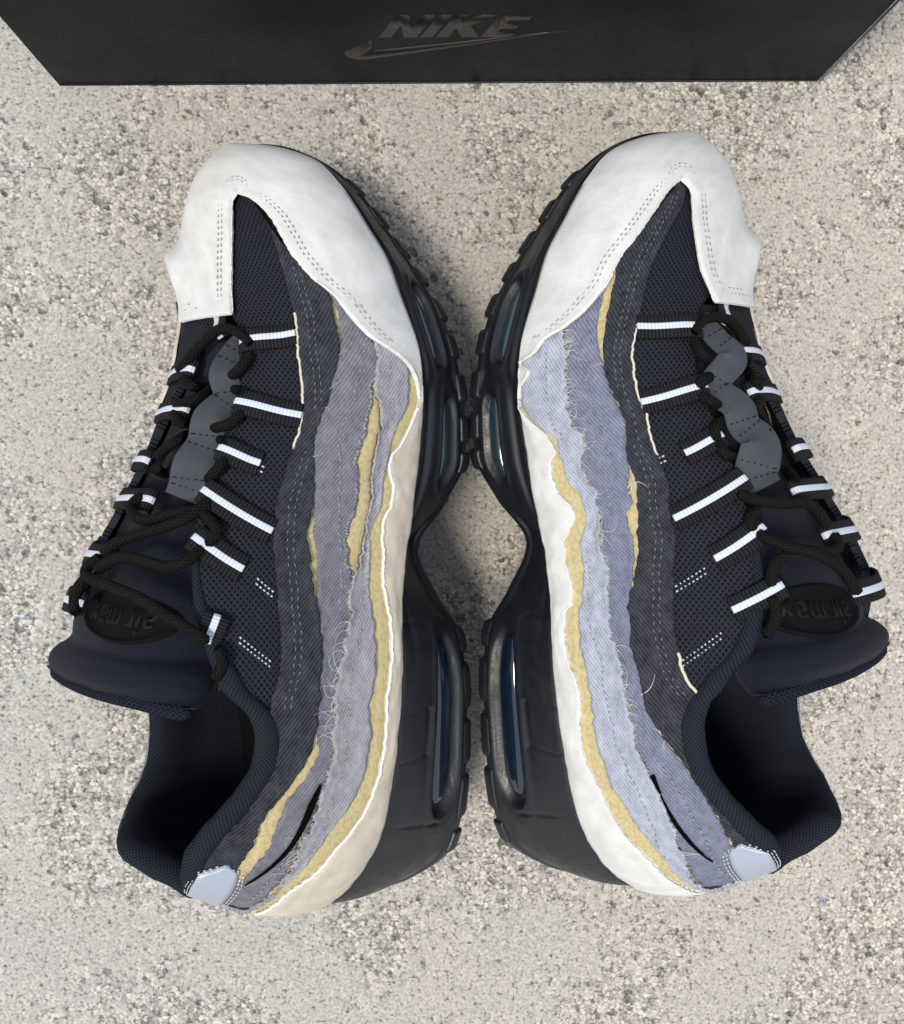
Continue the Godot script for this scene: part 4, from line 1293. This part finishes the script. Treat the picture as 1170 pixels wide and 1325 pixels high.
# ---------------------------------------------------------------- midsole
func rr(y: float, v: float, yc: float, vc: float, hy: float, hv: float) -> float:
	var a := absf(y - yc) / hy
	var b := absf(v - vc) / hv
	return pow(pow(a, 4.0) + pow(b, 2.6), 0.3)

const WINDOWS := [[5.9, 0.31, 3.8, 0.18, 0.66, 0.3], [17.0, 0.36, 1.8, 0.16, 0.42, 0.3], [21.4, 0.44, 1.65, 0.17, 0.36, 0.3]]

func midsole_point(t: float, v: float, outer: bool) -> Vector3:
	var kb := "xbl" if outer else "xbm"
	var kt := "xl" if outer else "xm"
	var bx := pch(TABLE[kb], t)
	var by := pch(TABLE.Yb, t)
	var e := 0.01
	var tx := pch(TABLE[kb], minf(t + e, 1)) - pch(TABLE[kb], maxf(t - e, 0))
	var ty := pch(TABLE.Yb, minf(t + e, 1)) - pch(TABLE.Yb, maxf(t - e, 0))
	var out := Vector3(ty, -tx, 0).normalized()
	if not outer:
		out = -out
	var bottom := Vector3(bx, by, pch(TABLE.zb, t)) - out * 0.14
	var foot := Vector3(pch(TABLE[kt], t), pch(TABLE.Y, t), pch(TABLE.zl, t))
	var top := foot + out * 0.16 + Vector3(0, 0, 0.15)
	var p := bottom.lerp(top, minf(v, 1.0))
	var y := p.y
	var heel := smoothstep(12.0, 8.0, y)
	var d := lerpf(0.10, 0.22, heel) * sin(PI * clampf(v, 0, 1))
	d -= 0.16 * smoothstep(0.93, 1.0, v)
	# lower shelf of the outsole
	d += 0.10 * smoothstep(0.16, 0.08, v)
	# shoulder under the upper
	d -= 0.10 * exp(-pow((v - 0.80) / 0.05, 2.0)) * (1.0 - heel)
	for w in WINDOWS:
		var q := rr(y, v, w[0], w[1], w[2], w[3])
		d -= 0.30 * smoothstep(1.0, 0.86, q)
		d += 0.07 * exp(-pow((q - 1.16) / 0.12, 2.0))
	# pressed lines: cups round the cushions, panel seams on the heel, creases at the waist
	var crease := 0.0
	crease += exp(-pow((y - 10.0 - 0.5 * v) / 0.06, 2.0)) * smoothstep(0.5, 0.55, v)
	crease += exp(-pow((y - 7.0) / 0.05, 2.0)) * smoothstep(0.55, 0.6, v) * smoothstep(0.98, 0.9, v)
	crease += exp(-pow((y - 5.2) / 0.05, 2.0)) * smoothstep(0.55, 0.6, v) * smoothstep(0.98, 0.9, v)
	crease += exp(-pow((v - 0.60) / 0.02, 2.0)) * smoothstep(5.1, 5.2, y) * smoothstep(7.1, 7.0, y)
	crease += exp(-pow((y - 1.6 - v * 1.2) / 0.07, 2.0)) * smoothstep(0.3, 0.35, v) * smoothstep(0.9, 0.7, v)
	d -= 0.07 * crease
	var cup := rr(y, v, 16.4, 0.42, 3.3, 0.36)
	d -= 0.08 * exp(-pow((cup - 1.0) / 0.09, 2.0))
	# concave waist between heel and forefoot
	d -= 0.35 * exp(-pow((y - 12.9) / 1.7, 2.0)) * sin(PI * clampf(v * 0.9, 0, 1))
	if v > 1.0:
		p = top - out * 0.16 * 1.0 + Vector3(0, 0, 0)
		return p.lerp(foot - out * 0.5 + Vector3(0, 0, 0.1), (v - 1.0) * 5.0)
	return p + out * d

func midsole(shoe: Node3D) -> void:
	var st := begin()
	var rows := 560
	var nv := 44
	for outer in [true, false]:
		var pts := PackedVector3Array()
		var uvs := PackedVector2Array()
		var r: int = rows if outer else 160
		for i in r + 1:
			var t := float(i) / r
			for j in nv + 3:
				var v := float(j) / nv
				if j > nv:
					v = 1.0 + 0.1 * (j - nv)
				pts.append(midsole_point(t, v, outer))
				uvs.append(Vector2(v * 4.0, t * 30.0))
		add_grid(st, pts, uvs, r + 1, nv + 3, not outer)
	var ms := commit(st, "midsole", M.rubber, shoe)
	# sole plate
	var pts := PackedVector3Array()
	var uvs := PackedVector2Array()
	for i in 121:
		var t := i / 120.0
		var a := midsole_point(t, 0.0, true)
		var b := midsole_point(t, 0.0, false)
		for j in 9:
			var p := a.lerp(b, j / 8.0)
			pts.append(p)
			uvs.append(Vector2(p.x, p.y))
	st = begin()
	add_grid(st, pts, uvs, 121, 9, true)
	var outsole := commit(st, "outsole", M.tread, shoe)
	# tread lugs along the outer edge
	var lugs := [[27.4, 26.7], [26.3, 25.4], [25.1, 24.2], [23.9, 23.1], [22.7, 21.7], [21.3, 20.2], [19.7, 18.5], [18.0, 16.9], [16.6, 15.7], [9.7, 8.5], [8.2, 6.2], [5.9, 3.9], [3.6, 1.6], [1.2, 0.2]]
	for l in lugs:
		var t0 := t_of_y(l[1])
		var t1 := t_of_y(l[0])
		st = begin()
		pts = PackedVector3Array()
		uvs = PackedVector2Array()
		var n := 12
		for i in n + 1:
			var f := float(i) / n
			var t := lerpf(t0, t1, f)
			var fade := clampf(minf(f, 1 - f) * 9.0, 0.0, 1.0)
			fade = sqrt(fade)
			var base := midsole_point(t, 0.0, true)
			var ttx := pch(TABLE.xbl, minf(t + 0.01, 1)) - pch(TABLE.xbl, maxf(t - 0.01, 0))
			var tty := pch(TABLE.Yb, minf(t + 0.01, 1)) - pch(TABLE.Yb, maxf(t - 0.01, 0))
			var out := Vector3(tty, -ttx, 0).normalized()
			for q in [Vector2(-1.2, -0.02), Vector2(-1.1, -0.22), Vector2(0.0, -0.24), Vector2(0.07, -0.20), Vector2(0.11, -0.08), Vector2(0.11, 0.20), Vector2(0.09, 0.28), Vector2(0.06, 0.33), Vector2(-0.12, 0.34)]:
				pts.append(base + out * (q.x * (fade if q.x > 0 else 1.0) - (0.1 if q.x > 0 else 0.0) * (1.0 - fade)) + Vector3(0, 0, q.y * (fade if q.y < 0 else 1.0)))
				uvs.append(Vector2(q.y, f * 2))
		add_grid(st, pts, uvs, n + 1, 9)
		commit(st, "tread_lug", M.tread, outsole)
	# air cushions seen through the windows
	for k in WINDOWS.size():
		var w: Array = WINDOWS[k]
		pts = PackedVector3Array()
		uvs = PackedVector2Array()
		var cnt := 60
		for i in cnt + 1:
			var f := -1.0 + 2.0 * i / cnt
			var y: float = w[0] + w[2] * 0.90 * f
			var t := t_of_y(y)
			var c := midsole_point(t, w[1], true)
			var up := (midsole_point(t, w[1] + w[3] * 0.5, true) - midsole_point(t, w[1] - w[3] * 0.5, true)).normalized()
			var tx := pch(TABLE.xbl, minf(t + 0.01, 1)) - pch(TABLE.xbl, maxf(t - 0.01, 0))
			var ty := pch(TABLE.Yb, minf(t + 0.01, 1)) - pch(TABLE.Yb, maxf(t - 0.01, 0))
			var out := Vector3(ty, -tx, 0).normalized()
			var shut := pow(maxf(0.0, 1.0 - pow(absf(f), 5.0)), 0.45)
			for j in 25:
				var q := TAU * j / 24.0
				# a ridge along the middle splits the cushion in two soft lobes
				var lobe := 1.0 - 0.16 * exp(-pow(sin(q) / 0.22, 2.0)) if cos(q) > 0 else 1.0
				pts.append(c + (up * sin(q) * w[4] * 0.9 + out * cos(q) * w[5] * 0.85 * lobe) * shut)
				uvs.append(Vector2(j, f))
		st = begin()
		add_grid(st, pts, uvs, cnt + 1, 25, true)
		commit(st, "air_cushion", M.air if k == 0 else M.air_clear, ms)

func t_of_y(y: float) -> float:
	var lo := 0.0
	var hi := 1.0
	for i in 30:
		var m := (lo + hi) * 0.5
		if pch(TABLE.Yb, m) < y:
			lo = m
		else:
			hi = m
	return lo

# ---------------------------------------------------------------- the shoe box
func shoe_box() -> void:
	mirror = 1.0
	var a := Vector3(-16.03, 18.5, 0)
	var b := Vector3(18.99, 19.38, 0)
	var box := Node3D.new()
	box.name = "shoe_box"
	box.set_meta("label", "black shoe box with faint glossy lettering behind the shoes")
	box.set_meta("category", "box")
	var mid := (a + b) * 0.5
	box.transform = Transform3D(Basis(Vector3(0, 1, 0), atan2(b.y - a.y, b.x - a.x)), w2g(mid) * CM)
	add_child(box)
	var hw := (b - a).length() * 0.5
	var card := plain("matt black card", lin(0.0022, 0.0030, 0.0045), 0.5, 0.30)
	var s := 512
	var n1 := seamless_bytes(s, 0.008, 41, 5)
	var n2 := seamless_bytes(s, 0.1, 42, 3)
	var rd := PackedByteArray()
	rd.resize(s * s * 3)
	for i in s * s:
		var v := int(clampf(118 + (n1[i] - 128) * 0.12 + (n2[i] - 128) * 0.1, 0, 255))
		rd[i * 3] = v
		rd[i * 3 + 1] = v
		rd[i * 3 + 2] = v
	card.roughness = 1.0
	card.roughness_texture = tex(s, s, rd)
	card.uv1_scale = Vector3(0.05, 0.05, 1)
	var gloss := plain("glossy black print", lin(0.008, 0.008, 0.0085), 0.36, 0.55)
	var worn := plain("scuffed grey card edge", lin(0.10, 0.12, 0.15), 0.8)
	var st := begin()
	carton(st, Vector3(0, 11.5, 4.25), Vector3(hw, 11.5, 4.25), 0.07)
	commit(st, "box_body", card, box)
	st = begin()
	carton(st, Vector3(0, 11.5, 10.9), Vector3(hw + 0.15, 11.65, 2.4), 0.07)
	commit(st, "box_lid", card, box)
	st = begin()
	var tri := [Vector3(hw + 0.02, -0.03, 0.05), Vector3(hw + 0.02, -0.03, 8.45)]
	tube(st, PackedVector3Array(tri), 0.055, 6)
	commit(st, "scuffed_corner", worn, box, false)
	st = begin()
	tube(st, PackedVector3Array([Vector3(-hw + 0.1, -0.01, 0.05), Vector3(hw - 0.1, -0.01, 0.05)]), 0.045, 6)
	commit(st, "scuffed_bottom_edge", plain("rubbed black card edge", lin(0.02, 0.021, 0.024), 0.7), box, false)
	# lettering: slanted heavy capitals over a long tick
	var cx := 0.15
	var z0 := 4.15
	var h := 1.75
	var letters := {
		"letter_n": [Vector2(0, 0), Vector2(0.36, 0), Vector2(0.36, 0.55), Vector2(0.74, 0), Vector2(1.1, 0), Vector2(1.1, 1), Vector2(0.74, 1), Vector2(0.74, 0.45), Vector2(0.36, 1), Vector2(0, 1)],
		"letter_i": [Vector2(1.2, 0), Vector2(1.56, 0), Vector2(1.56, 1), Vector2(1.2, 1)],
		"letter_k": [Vector2(1.66, 0), Vector2(2.02, 0), Vector2(2.02, 0.40), Vector2(2.42, 0), Vector2(2.92, 0), Vector2(2.36, 0.53), Vector2(2.86, 1), Vector2(2.38, 1), Vector2(2.02, 0.64), Vector2(2.02, 1), Vector2(1.66, 1)],
		"letter_e": [Vector2(2.95, 0), Vector2(3.85, 0), Vector2(3.85, 0.24), Vector2(3.31, 0.24), Vector2(3.31, 0.39), Vector2(3.75, 0.39), Vector2(3.75, 0.61), Vector2(3.31, 0.61), Vector2(3.31, 0.76), Vector2(3.85, 0.76), Vector2(3.85, 1), Vector2(2.95, 1)],
	}
	for k in letters:
		var poly := PackedVector2Array()
		for v in letters[k]:
			poly.append(Vector2(cx - 3.05 + v.x * 1.42 + v.y * 0.75, z0 + v.y * h))
		plate(poly, gloss, box, k)
	var tick := PackedVector2Array()
	var low := [Vector2(-2.75, 4.0), Vector2(-3.9, 3.0), Vector2(-3.6, 2.35), Vector2(-2.2, 2.5), Vector2(5.6, 4.75)]
	var upper := [Vector2(5.6, 4.75), Vector2(-1.0, 3.35), Vector2(-2.6, 3.2), Vector2(-2.75, 4.0)]
	tick.append_array(curve2(low))
	tick.append_array(curve2(upper))
	var moved := PackedVector2Array()
	for v in tick:
		if moved.is_empty() or moved[moved.size() - 1].distance_to(v) > 0.02:
			moved.append(v + Vector2(cx - 0.6, 0))
	if moved[0].distance_to(moved[moved.size() - 1]) < 0.03:
		moved.remove_at(moved.size() - 1)
	plate(moved, gloss, box, "tick_mark")

func curve2(p: Array) -> PackedVector2Array:
	var o := PackedVector2Array()
	for i in p.size() - 1:
		for k in 8:
			var a: Vector2 = p[maxi(i - 1, 0)]
			var d: Vector2 = p[mini(i + 2, p.size() - 1)]
			o.append((p[i] as Vector2).cubic_interpolate(p[i + 1], a, d, k / 8.0))
	o.append(p[p.size() - 1])
	return o

func plate(poly: PackedVector2Array, m: Material, parent: Node, called: String) -> void:
	var ix := Geometry2D.triangulate_polygon(poly)
	var st := begin()
	for k in range(0, ix.size(), 3):
		var v := [poly[ix[k]], poly[ix[k + 1]], poly[ix[k + 2]]]
		if (v[1] - v[0]).cross(v[2] - v[0]) > 0:
			v.reverse()
		for q in v:
			st.add_vertex(place(Vector3(q.x, -0.007, q.y)))
	for i in poly.size():
		var a := poly[i]
		var b := poly[(i + 1) % poly.size()]
		for q in [Vector3(a.x, -0.007, a.y), Vector3(b.x, -0.007, b.y), Vector3(b.x, 0.01, b.y), Vector3(a.x, -0.007, a.y), Vector3(b.x, 0.01, b.y), Vector3(a.x, 0.01, a.y)]:
			st.add_vertex(place(q))
	var o := MeshInstance3D.new()
	st.generate_normals()
	o.mesh = st.commit()
	o.name = called
	o.material_override = m
	parent.add_child(o, true)

# box with chamfered edges, centre and half size in x right, y away, z up
func carton(st: SurfaceTool, c: Vector3, h: Vector3, r: float) -> void:
	var dirs := [Vector3(1, 0, 0), Vector3(-1, 0, 0), Vector3(0, 1, 0), Vector3(0, -1, 0), Vector3(0, 0, 1), Vector3(0, 0, -1)]
	st.set_smooth_group(-1)
	for d in dirs:
		var u: Vector3 = Vector3(d.y, d.z, d.x)
		var v: Vector3 = d.cross(u)
		var hu: float = absf(u.dot(h)) - r
		var hv: float = absf(v.dot(h)) - r
		var hd: float = absf(d.dot(h))
		quad(st, c + d * hd - u * hu - v * hv, c + d * hd + u * hu - v * hv, c + d * hd + u * hu + v * hv, c + d * hd - u * hu + v * hv, d, Vector2(hu, hv))
	for i in 6:
		for j in range(i + 1, 6):
			var d: Vector3 = dirs[i]
			var e: Vector3 = dirs[j]
			if d.dot(e) != 0:
				continue
			var u := d.cross(e)
			var hu := absf(u.dot(h)) - r
			var hd := absf(d.dot(h))
			var he := absf(e.dot(h))
			quad(st, c + d * hd + e * (he - r) - u * hu, c + d * hd + e * (he - r) + u * hu, c + d * (hd - r) + e * he + u * hu, c + d * (hd - r) + e * he - u * hu, d + e, Vector2(hu, r))

func quad(st: SurfaceTool, a: Vector3, b: Vector3, c: Vector3, d: Vector3, out: Vector3, size: Vector2) -> void:
	var q := [a, b, c, a, c, d]
	var uv := [Vector2(0, 0), Vector2(size.x * 2, 0), size * 2, Vector2(0, 0), size * 2, Vector2(0, size.y * 2)]
	var back := (b - a).cross(c - a).dot(out) > 0
	for k in 6:
		var i := 5 - k if back else k
		st.set_uv(uv[i])
		st.add_vertex(place(q[i]))

# ---------------------------------------------------------------- the concrete
func ground() -> void:
	var w := 1856
	var h := 2048
	var wide := 58.0
	var tall := 64.0
	var px := w / wide
	var f_peb := 4.5 / px
	var cell := noise_bytes(w, h, f_peb, 5, FastNoiseLite.TYPE_CELLULAR, 1, FastNoiseLite.RETURN_DISTANCE2_SUB)
	var f1 := noise_bytes(w, h, f_peb, 5, FastNoiseLite.TYPE_CELLULAR, 1, FastNoiseLite.RETURN_DISTANCE)
	var val := noise_bytes(w, h, f_peb, 5, FastNoiseLite.TYPE_CELLULAR, 1, FastNoiseLite.RETURN_CELL_VALUE)
	var fine := noise_bytes(w, h, 0.16, 6, FastNoiseLite.TYPE_SIMPLEX_SMOOTH, 3)
	var mid := noise_bytes(w, h, 0.045, 7, FastNoiseLite.TYPE_SIMPLEX_SMOOTH, 3)
	var big := noise_bytes(w, h, 0.0042, 8, FastNoiseLite.TYPE_SIMPLEX_SMOOTH, 4)
	var pit := noise_bytes(w, h, 0.034, 9, FastNoiseLite.TYPE_SIMPLEX_SMOOTH, 4)
	var warm := noise_bytes(w, h, 0.0025, 10, FastNoiseLite.TYPE_SIMPLEX_SMOOTH, 2)
	var col := PackedByteArray()
	col.resize(w * h * 3)
	var hgt := PackedByteArray()
	hgt.resize(w * h)
	var lut := PackedByteArray()
	lut.resize(1025)
	for i in 1025:
		lut[i] = int(255.0 * Color(i / 1024.0, 0, 0).linear_to_srgb().r)
	for i in w * h:
		var c := cell[i] / 255.0
		var f := fine[i] / 255.0 - 0.5
		var m := mid[i] / 255.0 - 0.5
		var b := big[i] / 255.0
		var p := pit[i] / 255.0
		# pale stones set flush in cement, dark gaps at their corners, and pits where stones fell out
		var bare := clampf((b - 0.34) * 3.2 + m * 0.9, 0.0, 1.0)
		var tint := val[i] / 255.0
		var corner := clampf((f1[i] / 255.0 - 0.745 + f * 0.34 + m * 0.16 + 0.10 * bare) * 12.0, 0.0, 1.0)
		var crack := (1.0 - clampf((c + f * 0.16) * 4.0, 0.0, 1.0)) * clampf(bare * 0.55 + m * 1.0, 0.0, 0.7)
		var hole := clampf((0.178 + (b - 0.5) * 0.28 + f * 0.10 - p) * 30.0, 0.0, 1.0)
		var speck := clampf((0.235 + m * 0.25 - fine[i] / 255.0) * 14.0, 0.0, 1.0)
		var v := 0.415 + f * 0.28 + m * 0.08 + (tint - 0.5) * (0.06 + 0.22 * bare) + 0.03 * bare + (b - 0.5) * 0.06
		v = lerpf(v, 0.11 + f * 0.12, clampf(maxf(corner * 0.92, crack), 0.0, 0.9))
		v = lerpf(v, 0.17, speck * 0.8)
		v = lerpf(v, 0.16 + f * 0.26 + (tint - 0.5) * 0.10, hole * 0.92)
		var level := 0.80 + f * 0.16 + (tint - 0.5) * 0.2 * bare - 0.45 * maxf(corner, crack) - 0.3 * speck - 0.5 * hole
		var wm := (warm[i] / 255.0 - 0.5) * 0.03 + 0.04 * (tint - 0.5) + 0.06 * (float(i % w) / w - 0.5)
		hgt[i] = int(clampf(level, 0, 1) * 255)
		col[i * 3] = lut[int(clampf(v * (1.02 + wm), 0, 1) * 1024)]
		col[i * 3 + 1] = lut[int(clampf(v * 0.955, 0, 1) * 1024)]
		col[i * 3 + 2] = lut[int(clampf(v * (0.865 - wm), 0, 1) * 1024)]
	# a few flakes of blue paint and rust
	for k in 26:
		var blue := k < 22
		var x0 := rng.randi_range(20, w - 20)
		var y0 := rng.randi_range(20, h - 20)
		var r := rng.randi_range(3, 10) if blue else rng.randi_range(2, 6)
		for y in range(-r, r + 1):
			for x in range(-r, r + 1):
				var i := (y0 + y) * w + x0 + x
				if y0 + y < 0 or y0 + y >= h or x0 + x < 0 or x0 + x >= w:
					continue
				if x * x + y * y * 1.6 < r * r * (fine[i] / 190.0) and hgt[i] > 60:
					if blue:
						col[i * 3] = int(col[i * 3] * 0.72)
						col[i * 3 + 1] = int(col[i * 3 + 1] * 0.88)
						col[i * 3 + 2] = mini(255, int(col[i * 3 + 2] * 1.05))
					else:
						col[i * 3] = mini(255, int(col[i * 3] * 1.02))
						col[i * 3 + 1] = int(col[i * 3 + 1] * 0.9)
						col[i * 3 + 2] = int(col[i * 3 + 2] * 0.78)
	var mat := StandardMaterial3D.new()
	mat.resource_name = "pebbled concrete"
	mat.albedo_texture = tex(w, h, col)
	mat.roughness = 0.92
	mat.metallic_specular = 0.3
	mat.normal_enabled = true
	mat.normal_texture = normal_tex(w, h, hgt, 3.2)
	# relief mesh, one vertex each millimetre or so
	var nx := 580
	var ny := 640
	var vs := PackedVector3Array()
	var ns := PackedVector3Array()
	var uv := PackedVector2Array()
	var tg4 := PackedFloat32Array()
	var ix := PackedInt32Array()
	var amp := 0.11
	var hs := PackedFloat32Array()
	for j in ny + 1:
		for i in nx + 1:
			var xx := mini(int(float(i) / nx * w), w - 1)
			var yy := mini(int(float(j) / ny * h), h - 1)
			hs.append((hgt[yy * w + xx] / 255.0 - 0.8) * amp)
	var sx := wide / nx
	var sy := tall / ny
	for j in ny + 1:
		for i in nx + 1:
			var k := j * (nx + 1) + i
			vs.append(Vector3(-27.0 + i * sx, hs[k], -32.0 + j * sy) * CM)
			var dx := hs[j * (nx + 1) + mini(i + 1, nx)] - hs[j * (nx + 1) + maxi(i - 1, 0)]
			var dy := hs[mini(j + 1, ny) * (nx + 1) + i] - hs[maxi(j - 1, 0) * (nx + 1) + i]
			ns.append(Vector3(-dx / (2 * sx), 1, -dy / (2 * sy)).normalized())
			uv.append(Vector2(float(i) / nx, float(j) / ny))
			tg4.append_array([1.0, 0.0, 0.0, 1.0])
	for j in ny:
		for i in nx:
			var k := j * (nx + 1) + i
			ix.append_array([k, k + 1, k + nx + 2, k, k + nx + 2, k + nx + 1])
	var arr := []
	arr.resize(Mesh.ARRAY_MAX)
	arr[Mesh.ARRAY_VERTEX] = vs
	arr[Mesh.ARRAY_NORMAL] = ns
	arr[Mesh.ARRAY_TEX_UV] = uv
	arr[Mesh.ARRAY_TANGENT] = tg4
	arr[Mesh.ARRAY_INDEX] = ix
	var am := ArrayMesh.new()
	am.add_surface_from_arrays(Mesh.PRIMITIVE_TRIANGLES, arr)
	var g := MeshInstance3D.new()
	g.name = "ground"
	g.mesh = am
	g.material_override = mat
	g.set_meta("kind", "structure")
	g.set_meta("label", "weathered pebbled grey concrete under the shoes")
	add_child(g)
	# the same concrete going on past the frame
	var far_mat := mat.duplicate()
	far_mat.uv1_scale = Vector3(34, 31, 1)
	var pm := PlaneMesh.new()
	pm.size = Vector2(20, 20)
	var far := MeshInstance3D.new()
	far.name = "pavement"
	far.mesh = pm
	far.material_override = far_mat
	far.position.y = -0.0022
	far.set_meta("kind", "structure")
	far.set_meta("label", "concrete paving that goes on around")
	add_child(far)
